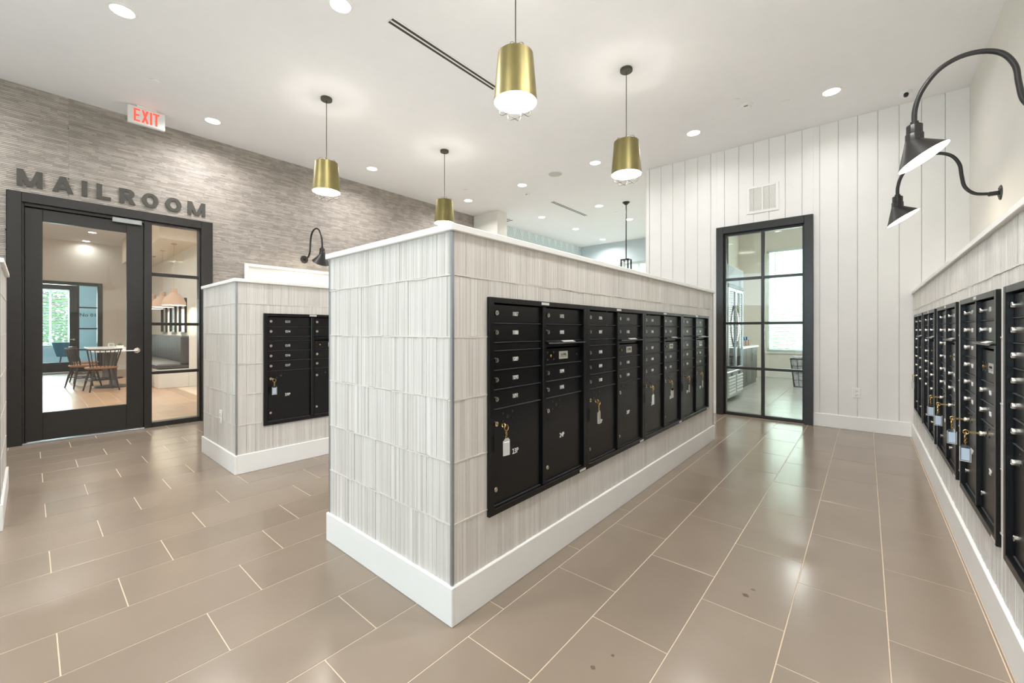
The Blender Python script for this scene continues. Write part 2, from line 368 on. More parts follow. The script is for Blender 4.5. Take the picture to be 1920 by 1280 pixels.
# white return wall and patterned wall beyond
b = MB(); b.box(-7.15, -6.25, 6.8, 7.12, 0, H)
struct('wall_left_return', b, M['wall'], 'short white return wall at the far end of the stone wall')
b = MB(); b.box(-7.15, -7.0, 7.12, 11.7, 0, H)
struct('wall_lounge_side', b, M['paperwall'], 'wall with blue green geometric wallpaper beyond the white return')
LW = (-6.0, -3.2, .8, 3.27)
b = MB()
for r in minus((-7.15, -2.7, 0, H), [LW]): b.box(r[0], r[1], 11.6, 11.75, r[2], r[3])
struct('wall_lounge_far', b, M['greywall'], 'blue grey far wall above the blinds of the distant window')
def window(name, x0, x1, y, z0, z1, label, axis='y', inward=-1, blinds=True, mull=1, tilt=.5, pitch=.05):
    # frame, pane, blind slats; axis 'y' : wall plane y=const ; 'x' : wall plane x=const
    t = thing(name, label, 'window'); t['kind'] = 'structure'
    def P(a, d, z): return (a, y + d, z) if axis == 'y' else (y + d, a, z)
    def bx(m, a0, a1, d0, d1, c0, c1):
        p, q = P(a0, d0, c0), P(a1, d1, c1); m.box(min(p[0], q[0]), max(p[0], q[0]), min(p[1], q[1]), max(p[1], q[1]), c0, c1)
    s = -inward; f = MB(); e = .06
    for a0, a1, c0, c1 in ((x0, x0 + e, z0, z1), (x1 - e, x1, z0, z1), (x0 + e, x1 - e, z0, z0 + e), (x0 + e, x1 - e, z1 - e, z1)): bx(f, a0, a1, s * .06, s * .14, c0, c1)
    for k in range(1, mull + 1):
        a = x0 + (x1 - x0) * k / (mull + 1); bx(f, a - .025, a + .025, s * .07, s * .13, z0 + e, z1 - e)
    f.build('frame', M['white'], t)
    g = MB(); bx(g, x0 + e, x1 - e, s * .098, s * .104, z0 + e, z1 - e); g.build('pane', M['glass'], t)
    g = MB(); bx(g, x0 - .04, x1 + .04, inward * .03, s * .06, z0 - .05, z0); g.build('sill', M['white'], t)
    if blinds:
        g = MB(); z = z0 + .05
        while z < z1 - .06:
            w = .022; dz = math.sin(tilt) * w; dd = math.cos(tilt) * w
            vs = [P(x0 + .01, s * .03 - dd, z - dz), P(x1 - .01, s * .03 - dd, z - dz), P(x1 - .01, s * .03 + dd, z + dz), P(x0 + .01, s * .03 + dd, z + dz)]
            g.add(vs + [(v[0], v[1], v[2] + .003) for v in vs], [(0, 1, 2, 3), (7, 6, 5, 4), (0, 4, 5, 1), (2, 6, 7, 3)]); z += pitch
        o = g.build('blind_slats', M['blind'], t); o['kind'] = 'stuff'
        g = MB(); bx(g, x0 + .005, x1 - .005, s * .005, s * .055, z1 - .06, z1); bx(g, x0 + .01, x1 - .01, s * .01, s * .05, z0 + .005, z0 + .03); g.build('blind_rails', M['blind'], t)
        g = MB(); g.tube([P(x0 + .2, s * .0, z1 - .06), P(x0 + .2, s * .0, z1 - 1.3)], .005, 6); g.build('tilt_wand', M['dgrey'], t)
    return t
window('window_1', LW[0], LW[1], 11.6, LW[2], LW[3], 'distant window with white blinds glimpsed over the central island', mull=2)

# --- far white board wall with framed glass panel
DR = (-1.705, -.528, 0, 2.78)
b = MB()
for r in minus((-2.75, 1.0, 0, H), [DR]): b.box(r[0], r[1], FAR_Y + .015, FAR_Y + .12, r[2], r[3])
wall_far = struct('wall_far', b, M['wall'], 'white vertical board wall around the dark framed glass panel')
cache = {}
for k in range(19):
    x1 = .87 - .19 * k; x0 = max(x1 - .19, -2.75)
    for r in minus((x0 + .002, x1 - .002, .165, H), [(DR[0] - .001, DR[1] + .001, 0, DR[3])]):
        ky = (round(r[1] - r[0], 3), round(r[3] - r[2], 3))
        if ky not in cache: m_ = MB(); m_.bbox(-ky[0] / 2, ky[0] / 2, -.013, 0, 0, ky[1], .002); cache[ky] = m_.mesh('board', M['board'])
        place('board', cache[ky], wall_far, ((r[0] + r[1]) / 2, FAR_Y + .013, r[2]))
b = MB()
for x0, x1 in ((-2.75, DR[0]), (DR[1], .405)): b.bbox(x0, x1, FAR_Y - .015, FAR_Y + .014, 0, .168, .003)
struct('baseboard_far', b, M['white'], 'white baseboard along the vertical board wall', 'baseboard')
b = MB(); b.box(-2.79, -2.75, FAR_Y, FAR_Y + .12, 0, H)
struct('trim_1', b, M['white'], 'white edge trim closing the left end of the board wall', 'trim')

# --- right wall: tiled half wall and set back drywall
b = MB(); b.box(.865, 1.02, -3.7, 6.75, 0, H)
struct('wall_right', b, M['wall'], 'smooth off-white upper wall behind the right gooseneck lamps')
# --- wall behind the camera with the big daylight window
BW = (-6.3, .5, .45, 3.4)
b = MB()
for r in minus((-7.15, 1.0, 0, H), [BW]): b.box(r[0], r[1], -3.75, -3.6, r[2], r[3])
struct('wall_back', b, M['wall'], 'white wall behind the viewer pierced by a wide window')
window('window_2', BW[0], BW[1], -3.6, BW[2], BW[3], 'wide daylight window behind the viewer', inward=1, blinds=False, mull=4)

# ================================================================== TILED HALF WALLS
random.seed(11)
flute_meshes = []
for v in range(8):
    n = 9; xs = [0] + sorted(random.uniform(.06, .94) for _ in range(n - 1)) + [1]; b = MB(); dep = [random.uniform(0, .0022) for _ in range(n)]
    vs = []; fs = []
    for i in range(n):
        d = .009 + dep[i]
        for x in (xs[i], xs[i + 1]): vs += [(x, -d, 0), (x, -d, 1)]
    m = len(vs)
    for i in range(2 * n - 1): a = 2 * i; fs.append((a, a + 2, a + 3, a + 1))
    vs += [(0, 0, 0), (0, 0, 1), (1, 0, 0), (1, 0, 1)]
    fs += [(m, 0, 1, m + 1), (m - 2, m + 2, m + 3, m - 1), (m + 1, 1, m - 1, m + 3), (m + 2, m - 2, 0, m)]
    b.add(vs, fs); flute_meshes.append((b, b.mesh('tile', M['flute'])))
ROWZ = [.165, .42, .686, .953, 1.22, 1.486, 1.672]
TWI = .0705
def clad(parent, org, rz, length, holes, indiv, off=0.):
    """fluted tiles on a face; local x along face, -y outward. indiv=(x0,x1) span built tile by tile"""
    c, s = math.cos(rz), math.sin(rz); jm = MB(); any_j = False
    for ri in range(6):
        n = math.ceil(length / TWI) + 1
        for k in range(n):
            x0, x1 = k * TWI - off, (k + 1) * TWI - off
            x0, x1 = max(x0, 0), min(x1, length)
            if x1 - x0 < .006: continue
            jz0 = random.uniform(.0015, .004) if ri else 0; jz1 = random.uniform(.0015, .004) if ri < 5 else 0
            dout = random.uniform(-.0012, .0012)
            for r in minus((x0 + .0006, x1 - .0006, ROWZ[ri] + jz0, ROWZ[ri + 1] - jz1), holes):
                w, h = r[1] - r[0], r[3] - r[2]; fb, fm = random.choice(flute_meshes)
                if indiv[0] <= r[0] and r[1] <= indiv[1]:
                    place('tile', fm, parent, (org[0] + c * r[0] + s * dout, org[1] + s * r[0] - c * dout, r[2]), rz, (w, 1, h))
                else:
                    any_j = True
                    jm.add([(org[0] + c * (r[0] + x * w) - s * (y - dout), org[1] + s * (r[0] + x * w) + c * (y - dout), r[2] + z_ * h) for x, y, z_ in fb.v], fb.f)
    if any_j: o = jm.build('tiles_joined', M['flute_s'], parent); o['kind'] = 'stuff'
def grout_lines(parent, org, rz, length, holes):
    c, s = math.cos(rz), math.sin(rz); g = MB(); random.seed(5)
    for ri in range(1, 6):
        x = 0
        while x < length:
            x1 = min(x + random.uniform(.05, .12), length); dz = random.uniform(-.0022, .0022); d = .0115 + random.uniform(0, .0016)
            for r in minus((x, x1, ROWZ[ri] + dz - .003, ROWZ[ri] + dz + .003), holes) if x1 - x > .005 else []:
                vs = [(r[0], 0), (r[1], 0), (r[1], -d), (r[0], -d)]
                g.prism(vs, lambda a, b_, z0=r[2]: (org[0] + c * a - s * b_, org[1] + s * a + c * b_, z0), lambda a, b_, z1=r[3]: (org[0] + c * a - s * b_, org[1] + s * a + c * b_, z1))
            x = x1
    o = g.build('grout_beads', M['grout'], parent); o['kind'] = 'stuff'; return o
def island(x0, x1, y0, y1, label, faces, rect_trim=True):
    """x0..x1,y0..y1 baseboard outline. faces: list of (face, holes(local), indiv span)"""
    t = thing('mailbox_island', label, 'island', ((x0 + x1) / 2, (y0 + y1) / 2, 0)); t_loc = t.location.copy()
    rx0, rx1, ry0, ry1 = x0 - t_loc.x, x1 - t_loc.x, y0 - t_loc.y, y1 - t_loc.y
    i = .024
    ax0, ax1, ay0, ay1 = rx0 + i, rx1 - i, ry0 + i, ry1 - i     # core faces (tile backs)
    core = MB(); hx = []                                         # core built of boxes with niches for the mailboxes
    D = .33
    holes_p = [f for f in faces if f[0] == '+x' and f[1]]; holes_m = [f for f in faces if f[0] == '-x' and f[1]]
    if holes_p:
        xin = ax1 - D
        core.box(ax0, xin, ay0, ay1, 0, 1.672)
        hs = [(ay0 + h[0], ay0 + h[1], h[2], h[3]) for h in holes_p[0][1]]
        for r in minus((ay0, ay1, 0, 1.672), hs): core.box(xin, ax1, r[0], r[1], r[2], r[3])
    else: core.box(ax0, ax1, ay0, ay1, 0, 1.672)
    core.build('core', M['grout'], t)
    for fc, holes, ind in faces:
        if fc == '+x': org, rz, ln = (ax1, ay0), PI / 2, ay1 - ay0
        elif fc == '-y': org, rz, ln = (ax0, ay0), 0, ax1 - ax0
        elif fc == '+y': org, rz, ln = (ax1, ay1), PI, ax1 - ax0
        else: org, rz, ln = (ax0, ay1), -PI / 2, ay1 - ay0
        clad(t, org, rz, ln, holes, ind); grout_lines(t, org, rz, ln, holes)
    b = MB(); e = .018
    b.bbox(rx0, rx1, ry0, ry0 + e, 0, .165); b.bbox(rx0, rx1, ry1 - e, ry1, 0, .165); b.bbox(rx0, rx0 + e, ry0 + e, ry1 - e, 0, .165); b.bbox(rx1 - e, rx1, ry0 + e, ry1 - e, 0, .165)
    b.box(rx0 + .004, rx1 - .004, ry0 + .004, ry1 - .004, .155, .1645)
    b.build('baseboard', M['white'], t)
    b = MB(); b.bbox(rx0 - .004, rx1 + .004, ry0 - .004, ry1 + .004, 1.672, 1.702, .003); b.build('countertop_cap', M['white'], t)
    for cx, cy in ((ax1, ay0), (ax0, ay0), (ax1, ay1), (ax0, ay1)):
        b = MB(); sx = 1 if cx > 0 else -1; sy = 1 if cy > 0 else -1; q = .0135
        xa, xb = sorted((cx, cx + sx * q)); ya, yb = sorted((cy, cy + sy * q)); b.bbox(xa, xb, ya, yb, .166, 1.671, .0012)
        b.build('corner_trim', M['alu'], t)
    return t
Z0, Z1 = .385, 1.405
MAILW = .8775
def u_holes(starts, base, w=MAILW, z0=Z0, z1=Z1): return [(min(starts) - base + .01, max(starts) + w - base - .01, z0 + .01, z1 - .01)]
random.seed(21)
Y1S = [1.378 + MAILW * k for k in range(4)]
island(-2.447, -1.319, 1.153, 5.118, 'long white tiled mailbox island in the middle of the room',
       [('+x', u_holes(Y1S, 1.177), (0, 1.5)), ('-y', [], (0, 9)), ('-x', [], (9, 9)), ('+y', [], (9, 9))])
island(-5.187, -4.131, 1.153, 5.118, 'white tiled mailbox island nearer the entrance door, boxes 1213 to 1217 in it',
       [('+x', u_holes([1.378 + .8775 * k for k in range(4)], 1.177), (0, .9)), ('-y', [], (0, 9)), ('-x', [], (9, 9)), ('+y', [], (9, 9))])
island(-5.2, -4.085, -3.55, -.105, 'white tiled half wall cut off by the left edge of the photo',
       [('+x', [], (9, 9)), ('-y', [], (9, 9)), ('+y', [], (0, 9)), ('-x', [], (9, 9))])
# right tiled half wall (built in, along the right wall)
RY = [5.537, 4.614, 3.59, 2.588, 1.60]; RW = .87
RY0S = [5.55, 4.60, 3.59, 2.588, 1.60]
t = thing('mailbox_half_wall', 'white tiled half wall with mailboxes along the right wall', 'half wall', (.43, 6.71, 0)); hw = t
t0x, t0y = .43, 6.71
LEN = 6.71 - (-3.5)
def rl(y): return 6.71 - y                      # local x along the wall for world y
RZ0, RZ1 = .36, 1.42
holes_r = [(rl(y + RW) + .01, rl(y) - .01, RZ0 + .01, RZ1 - .01) for y in RY0S]
b = MB()
for r in minus((0, LEN, 0, 1.672), holes_r): b.box(0, .30, -r[1], -r[0], r[2], r[3])
b.box(.30, .43, -LEN, 0, 0, 1.672); b.build('core', M['grout'], t)
random.seed(31)
clad(t, (0, 0), -PI / 2, LEN, holes_r, (1.2, 5.6)); grout_lines(t, (0, 0), -PI / 2, LEN, holes_r)
b = MB(); b.bbox(-.025, -.007, -LEN, .02, 0, .165); b.box(-.022, 0, -LEN, .0, .155, .1645); b.build('baseboard', M['white'], t)
b = MB(); b.bbox(-.028, .432, -LEN, .018, 1.672, 1.702, .003); b.build('countertop_cap', M['white'], t)

# ================================================================== MAILBOXES
lock_mb = MB(); lock_mb.lathe([(.0125, 0), (.0125, .010), (.0115, .0125), (.0085, .0125), (.0085, .0112), (.0, .0112)], 14, axis='-y', caps=False)
lock_mb.k = 1; lock_mb.box(-.0012, .0012, -.0125, -.0110, -.005, .005)
lock_me = lock_mb.mesh('lock', [M['chrome'], M['slot']], True)
plug_mb = MB(); plug_mb.lathe([(.0115, 0), (.0115, .006), (.0100, .008), (0, .008)], 14, axis='-y', caps=False); plug_me = plug_mb.mesh('plug', M['chrome'], True)
_c = {}
def cached(k, fn):
    if k not in _c: _c[k] = fn()
    return _c[k]
REC = .022       # door faces lie this far behind the trim
def mail_unit(label, loc, rz, W, z0, z1, pitch, cols, group, keys=()):
    """local: x to the viewer's right, -y towards the viewer, z up. cols: two lists of (kind, text)"""
    t = thing('mailbox_unit', label, 'mailbox', loc, rz, group); hh = z1 - z0
    T, P_, TR = .034, .03, .034
    cw = (W - T - TR - P_) / 2
    def fr():
        b = MB(); y0, y1 = -.013, .03
        b.bbox(0, T, y0, y1, 0, hh, .002); b.bbox(W - TR, W, y0, y1, 0, hh, .002)
        b.bbox(T, W - TR, y0, y1, hh - .026, hh, .002); b.bbox(T, W - TR, y0, y1, 0, .030, .002)
        b.bbox(T + cw, T + cw + P_, y0 + .003, y1, .03, hh - .026, .004)
        b.box(T, W - TR, .30, .305, .03, hh - .03); b.box(0.006, .012, .02, .3, .02, hh - .02); b.box(W - .012, W - .006, .02, .3, .02, hh - .02)
        b.box(.01, W - .01, .02, .3, .012, .018); b.box(.01, W - .01, .02, .3, hh - .018, hh - .012)
        return b.mesh('frame', M['mail'])
    place('frame', cached(('f', W, hh), fr), t)
    def stk(): b = MB(); b.box(-.035, .035, -.0006, 0, -.007, .007); return b.mesh('label_sticker', M['plate'])
    sm = cached('stk', stk); place('label_sticker', sm, t, (W * .5, -.0132, hh - .012)); place('label_sticker', sm, t, (W - .05, -.0132, .012))
    yf = -.013 + REC
    for ci, col in enumerate(cols):
        xa = T + ci * (cw + P_); z = hh - .028; gx = .007
        lips = []
        for ki, (kind, txt) in enumerate(col):
            h = dict(d=pitch, g=.04, s=.04, m=pitch, M=2 * pitch - .04, p=0)[kind]
            if kind == 'p': h = z - .034
            zl, zh = z - h, z
            dw = cw - 2 * gx - .006
            def door(dh=h, dw=dw):
                b = MB(); b.bbox(0, dw, -.0, .012, .003, dh - .003, .0018); return b.mesh('door', [M['mail']])
            if kind == 's':
                # outgoing mail slot with projecting flap
                def flap():
                    b = MB(); w = cw - .004
                    b.prism([(0, .002), (-.030, -.010), (-.034, -.016), (-.030, -.018), (0, -.012)], lambda a, c: (0, a, c), lambda a, c: (w, a, c))
                    return b.mesh('slot_flap', M['mail'])
                fo = place('slot_flap', cached(('fl', cw), flap), t, (xa + .002, yf - .002, zh))
                def fst():
                    b = MB(); n = Vector((0, -.012, .030)).normalized() * .0008
                    a0, a1 = cw * .40, cw * .72
                    p = [(a0, -.006, -.0004), (a1, -.006, -.0004), (a1, -.026, -.0084), (a0, -.026, -.0084)]
                    p2 = [(q[0], q[1] + n.y, q[2] + n.z) for q in p]
                    b.add(p + p2, [(4, 5, 6, 7), (3, 2, 1, 0), (0, 1, 5, 4), (2, 3, 7, 6), (1, 2, 6, 5), (3, 0, 4, 7)]); return b.mesh('sticker', M['plate'])
                place('sticker', cached(('fs', cw), fst), fo)
                def slt(): b = MB(); b.bbox(0, dw, .006, .012, .003, .037, .0015); return b.mesh('slot_back', M['mail'])
                place('slot_back', cached(('sb', dw), slt), t, (xa + gx, yf, zl))
                z = zl; continue
            dn = {'g': 'blank_panel', 'm': 'collection_door', 'M': 'collection_door', 'p': 'parcel_door', 'd': 'door'}[kind]
            d = place(dn, cached(('d', round(h, 4), round(dw, 4)), door), t, (xa + gx, yf, zl))
            if kind != 'g' or True: lips.append(zl)
            if kind == 'd':
                place('lock', lock_me, d, (.022, -.0001, h * .5 + .002))
                place('number', text_mesh(txt, .021, M['digit'], .78), d, (dw * .46, -.0007, h * .52))
            if kind in 'mM':
                hc = pitch * .52 if kind == 'm' else (h - .05)
                if kind == 'M': hc = h * .45
                def riv(): 
                    b = MB()
                    for x, z_ in ((.025, .020), (.025, -.020), (.085, .020), (.085, -.020), (dw - .06 + .02, 0)): b.lathe([(.0045, 0), (.0045, .003), (0, .004)], 8, (x, 0, z_), '-y', False)
                    return b.mesh('rivets', M['mailedge'])
                place('rivets', cached(('rv', dw), riv), d, (0, 0, hc))['kind'] = 'stuff'
                def cl_(): b = MB(); b.lathe([(.008, 0), (.008, .006), (.005, .008), (0, .008)], 12, (.055, 0, 0), '-y', False); return b.mesh('arrow_lock', M['brass'])
                place('arrow_lock', cached('al', cl_), d, (0, 0, hc))
                def pl_(): b = MB(); b.box(-.045, .045, -.0012, 0, -.022, .022); return b.mesh('sign_plate', M['plate'])
                sp_ = place('sign_plate', cached('pl', pl_), d, (.185, 0, hc))
                place('lettering', text_mesh('U.S. MAIL', .011, M['ink'], .9), t, (xa + gx + .185, yf - .0018, zl + hc + .004))
                def ul(): b = MB(); b.box(-.038, .038, -.0016, -.0012, -.0085, -.0065); return b.mesh('underline', M['ink'])
                place('underline', cached('ul', ul), t, (xa + gx + .185, yf, zl + hc))
            if kind == 'p':
                def hol():
                    b = MB(); b.lathe([(.010, 0), (.010, .0012), (0, .0012)], 12, (.11, 0, -.002), '-y', False)
                    for x, z_ in ((.075, .018), (.075, -.020), (.145, .020), (.145, -.014)): b.lathe([(.0055, 0), (.0055, .0025), (0, .0032)], 8, (x, 0, z_), '-y', False)
                    return b.mesh('bolt_heads', M['slot'])
                place('bolt_heads', cached('bh', hol), d, (0, 0, h - .045))['kind'] = 'stuff'
                place('lock', lock_me, d, (.020, -.0001, h - .068)); place('plug', plug_me, d, (.020, 0, .075))
                place('number', text_mesh(txt, .026, M['digit'], .85), d, (dw * .46, -.0007, h * .5))
            z = zl
        def lip():
            b = MB()
            for zz in lips[:-1]: b.bbox(.002, cw - .002, -.0045, .010, -.0018 + zz, .0018 + zz, .0008)
            b.bbox(.002, cw - .002, -.003, .010, .030, .034, .0008)
            return b.mesh('shelf_lips', M['mailedge'])
        place('shelf_lips', lip(), t, (xa, yf, 0))['kind'] = 'stuff'
        def side(): b = MB(); b.box(0, gx - .001, .004, .012, .03, hh - .027); b.box(cw - gx - .004, cw, .004, .012, .03, hh - .027); return b.mesh('jamb', M['mail'])
        place('jamb', cached(('jb', hh, cw), side), t, (xa, yf, 0))
    return t, cw
def key_set(label, loc, rz, swing=0., tagrot=0., reach=.060):
    k = thing('key_set', label, 'key', loc, rz, 'keys with tags left in the parcel locks')
    b = MB(); b.bbox(-.0012, .0012, -reach + .014, -.011, -.0045, .0045, .0006)
    b.tube([(0, -reach + .012 + .010 * math.cos(a) - .008, .010 * math.sin(a)) for a in [2 * PI * i / 14 for i in range(14)]], .0024, 6, True)
    b.build('key', M['brass'], k, True)
    rx = .014 + swing
    b = MB(); b.tube([(rx + .014 * math.cos(a), -reach + .002 * math.sin(a), -.012 + .014 * math.sin(a)) for a in [2 * PI * i / 18 for i in range(18)]], .0018, 6, True); b.build('key_ring', M['brass'], k, True)
    b = MB()
    for j in range(4):
        cz = -.030 - .0085 * j
        b.tube([(rx + (.0045 * math.cos(a) if j % 2 else 0), -reach + (0 if j % 2 else .0045 * math.cos(a)), cz + .0062 * math.sin(a)) for a in [2 * PI * i / 10 for i in range(10)]], .0012, 5, True)
    b.build('chain', M['brass'], k, True)
    tg = MB(); poly = [(-.019, 0), (.019, 0), (.019, .070), (.010, .080), (-.010, .080), (-.019, .070)]
    tg.prism(poly, lambda a, c: (a, -.002, c - .080), lambda a, c: (a, .002, c - .080))
    to = tg.build('tag', M['acrylic'], k, loc=(rx, -reach, -.060)); to.rotation_euler = (0, 0, tagrot)
    b = MB(); b.box(-.0145, .0145, -.0012, .0012, -.076, -.018); b.build('paper_insert', M['tag'], to)
    e = MB()
    for zz in (0, 1): pass
    e.bbox(-.020, -.0175, -.0024, .0024, -.081, -.012, .0004); e.bbox(.0175, .020, -.0024, .0024, -.081, -.012, .0004); e.bbox(-.020, .020, -.0024, .0024, -.082, -.0795, .0004)
    e.build('tag_edge', M['plate'], to)
    return k
def D(a, n): return [('d', str(a + i)) for i in range(n)]
pos = ['nearest', 'second', 'third', 'farthest']
n = 1087; pc = 23
for k in range(4):
    c1 = D(n, 2) + [('g', '')] + D(n + 2, 3) + [('p', f'{pc}P')]
    c2 = D(n + 5, 2) + [('s', ''), ('m', '')] + D(n + 7, 2) + [('p', f'{pc + 1}P')]
    mail_unit(f'black mailbox unit {n} to {n + 8}, {pos[k]} of four on the central island', (-1.334 + .004, Y1S[k] + .001, Z0), PI / 2, MAILW - .002, Z0, Z1, .0925, (c1, c2), 'mailbox units on the central island')
    for ci in {0: (0,), 1: (0,), 2: (0, 1), 3: (0, 1)}[k]:
        cw = (MAILW - .002 - .098) / 2; xa = .034 + ci * (cw + .03) + .007 + .020
        zpt = (Z1 - Z0) - .028 - 5 * .0925 - .04 - .068
        key_set(f'brass key with tag hanging from parcel locker {pc + ci}P on the central island', (-1.330 - .009, Y1S[k] + .001 + xa, Z0 + zpt), PI / 2, .006 * (ci + k % 2), random.uniform(-.25, .25))
    n += 9; pc += 2
n = 1213; pc = 59
for k in range(2):
    c1 = D(n, 2) + [('g', '')] + D(n + 2, 3) + [('p', f'{pc}P')]
    c2 = D(n + 5, 2) + [('s', ''), ('m', '')] + D(n + 7, 2) + [('p', f'{pc + 1}P')]
    mail_unit(f'black mailbox unit {n} to {n + 8} on the island {"nearer the entrance door" if not k else "hidden further behind"}', (-4.146 + .004, 1.378 + MAILW * k + .001, Z0), PI / 2, MAILW - .002, Z0, Z1, .0925, (c1, c2), 'mailbox units on the island by the entrance')
    if k == 0:
        key_set('brass key with tag hanging from parcel locker 59P', (-4.142 - .009, 1.379 + .061, Z0 + (Z1 - Z0) - .028 - 5 * .0925 - .04 - .068), PI / 2)
    n += 9; pc += 2
pr = (RZ1 - RZ0) / 1.02 * .0915
rn = [1047, 1057, 1067, 1077, 1037]; rp = [15, 17, 19, 21, 13]
rpos = ['farthest from the viewer', 'second from the far corner', 'third from the far corner', 'beside the one cut by the frame', 'cut by the right edge of the photo']
rkp = ['farthest unit of the right wall', '', 'third unit of the right wall', 'fourth unit of the right wall', '']
rkeys = [(0,), (), (0, 1), (0, 1), ()]
for k in range(5):
    c1 = D(rn[k], 6) + [('p', f'{rp[k]}P')]
    c2 = D(rn[k] + 6, 2) + [('s', ''), ('M', '')] + D(rn[k] + 8, 2) + [('p', f'{rp[k] + 1}P')]
    mail_unit(f'black mailbox unit on the right half wall, {rpos[k]}', (.419, RY0S[k] + RW, RZ0), -PI / 2, RW, RZ0, RZ1, pr, (c1, c2), 'mailbox units on the right half wall')
    for ci in rkeys[k]:
        cw = (RW - .098) / 2; xa = .034 + ci * (cw + .03) + .007 + .020; zpt = (RZ1 - RZ0) - .028 - 6 * pr - .068
        key_set(f'brass key with tag, {"left" if not ci else "right"} parcel locker, {rkp[k]}', (.419 + .009, RY0S[k] + RW - xa, RZ0 + zpt), -PI / 2, .0 if k else .01, 1.25 if k else .5, .060 if k else .036)

# ================================================================== CEILING FITTINGS
def downlight(x, y, label, power=None, group='recessed ceiling downlights', zc=H):
    t = thing('downlight', label, 'light', (x, y, zc), 0, group)
    def ring(): b = MB(); b.lathe([(.078, -.001), (.080, -.006), (.098, -.004), (.102, 0), (.078, 0)], 28, caps=False); return b.mesh('trim_ring', M['white'], True)
    def lens(): b = MB(); b.lathe([(.079, -.0005), (.079, -.003), (.0, -.003)], 28, caps=False); return b.mesh('lens', M['lens'])
    place('trim_ring', cached('dr', ring), t); place('lens', cached('dl', lens), t)
    def lt():
        l = bpy.data.lights.new('downlight_lamp', 'AREA'); l.shape = 'DISK'; l.size = .15; l.energy = power or DOWN_W; l.color = (1, .985, .985); l.spread = math.radians(155); return l
    o = bpy.data.objects.new('downlight_lamp', cached(('ll', power), lt)); COL.objects.link(o); o.parent = t; o.location = (0, 0, -.008)
DL = [(-4.74, .51, 'large downlight at the top left of the photo above the near island gap'), (-3.29, 1.67, 'downlight cut by the top edge left of the slot diffuser'),
      (-6.35, 1.53, 'downlight right of the EXIT sign'), (-6.22, 3.70, 'downlight between the two left brass pendants near the stone wall'),
      (-6.24, 5.90, 'downlight near the far end of the stone wall'), (-4.82, 5.92, 'downlight left of the round ceiling speaker'),
      (-3.29, 5.89, 'downlight between speaker and right brass pendant'), (-1.78, 5.87, 'downlight above the board wall left of the smoke detector'),
      (-.295, 5.86, 'downlight nearest the right corner in front of the camera dome'), (-5.83, 7.90, 'downlight left of the far slot diffuser'),
      (-4.37, 7.99, 'downlight right of the far slot diffuser'), (-4.34, 9.43, 'downlight behind the black rod pendant'),
      (-5.83, 9.40, 'downlight above the patterned wallpaper, middle distance'), (-5.90, 11.0, 'farthest downlight above the blue grey wall')]
for x, y, l in DL: downlight(x, y, l, 12.0 if y > 7.5 else (4.5 if y > 5.8 and x > -4 else None))
for x, y, dq in ((-.5, 2.6, 'above the far half of the right aisle'), (-.3, 1.9, 'above the near half of the right aisle'), (-.3, -.4, 'right above the viewer'), (-3.2, -.6, 'left of and behind the viewer'), (-1.8, .4, 'before the near end of the central island'), (-6.3, -.9, 'left of the entrance door'), (-3.3, -2.4, 'by the window behind the viewer')): downlight(x, y, f'downlight out of the picture, {dq}', None, 'downlights above the viewer')
def pendant(x, y, label):
    t = thing('brass_pendant', label, 'pendant lamp', (x, y, H), 0, 'brass cage pendants')
    zt, zb = 3.18 - H, 2.846 - H; rt, rb = .124, .152
    def parts():
        r = {}
        b = MB(); b.lathe([(0, 0), (.060, 0), (.062, -.004), (.062, -.026), (.058, -.030), (0, -.030)], 28, caps=False); r['canopy'] = b.mesh('canopy', M['cord'], True)
        b = MB(); b.tube([(0, 0, -.03), (0, 0, zt + .02)], .0042, 8); r['cord'] = b.mesh('cord', M['cord'], True)
        b = MB(); n = 40; r0 = []
        b.lathe([(rt, zt), (rb, zb)], n, caps=False); b.k = 1; b.lathe([(rb, zb), (rb - .003, zb), (rt - .003, zt), (rt, zt)], n, caps=False); r['shade'] = b.mesh('shade', [M['shade'], M['shadein']], True)
        b = MB(); w, dd, top, bot, c = .112, .045, zt + .030, zb - .080, .04
        def loop():
            pts = []
            for cx, cz, a0 in ((w - c, bot + c, -90), (w - c, top - c, 0), (-w + c, top - c, 90), (-w + c, bot + c, 180)):
                for i in range(6): a = math.radians(a0 + 18 * i); pts.append((cx + c * math.cos(a), cz + c * math.sin(a)))
            return pts
        for s in (-1, 1):
            b.tube([(p, s * dd, z_) for p, z_ in loop()], .0023, 6, True); b.tube([(s * dd, p, z_) for p, z_ in loop()], .0023, 6, True)
        r['cage'] = b.mesh('wire_cage', M['wire'], True)
        b = MB(); b.lathe([(.0, zt + .04), (.02, zt + .04), (.02, zt - .05), (.022, zt - .06), (0, zt - .06)], 16, caps=False); r['socket'] = b.mesh('socket', M['wire'], True)
        b = MB(); b.lathe([(.0, zt - .06)] + [(.045 * math.sin(a), zt - .11 + .05 * math.cos(a)) for a in [PI * i / 10 for i in range(1, 10)]] + [(0, zt - .16)], 18, caps=False); r['bulb'] = b.mesh('bulb', M['bulb'], True)
        return r
    for k, me in cached('pend', parts).items(): place({'cage': 'wire_cage'}.get(k, k), me, t)
    def lt():
        l = bpy.data.lights.new('pendant_lamp', 'POINT'); l.energy = PEND_W; l.color = (1, .965, .91); l.shadow_soft_size = .05; return l
    o = bpy.data.objects.new('pendant_lamp', cached('pl_l', lt)); COL.objects.link(o); o.parent = t; o.location = (0, 0, zb + .09)
pendant(-1.868, 2.22, 'largest brass pendant hanging top centre, its canopy above the frame')
pendant(-1.868, 3.985, 'brass pendant on the right in front of the white board wall')
pendant(-4.735, 2.235, 'brass pendant on the left in front of the stone wall')
pendant(-4.775, 4.03, 'small brass pendant just above the left end of the central island')
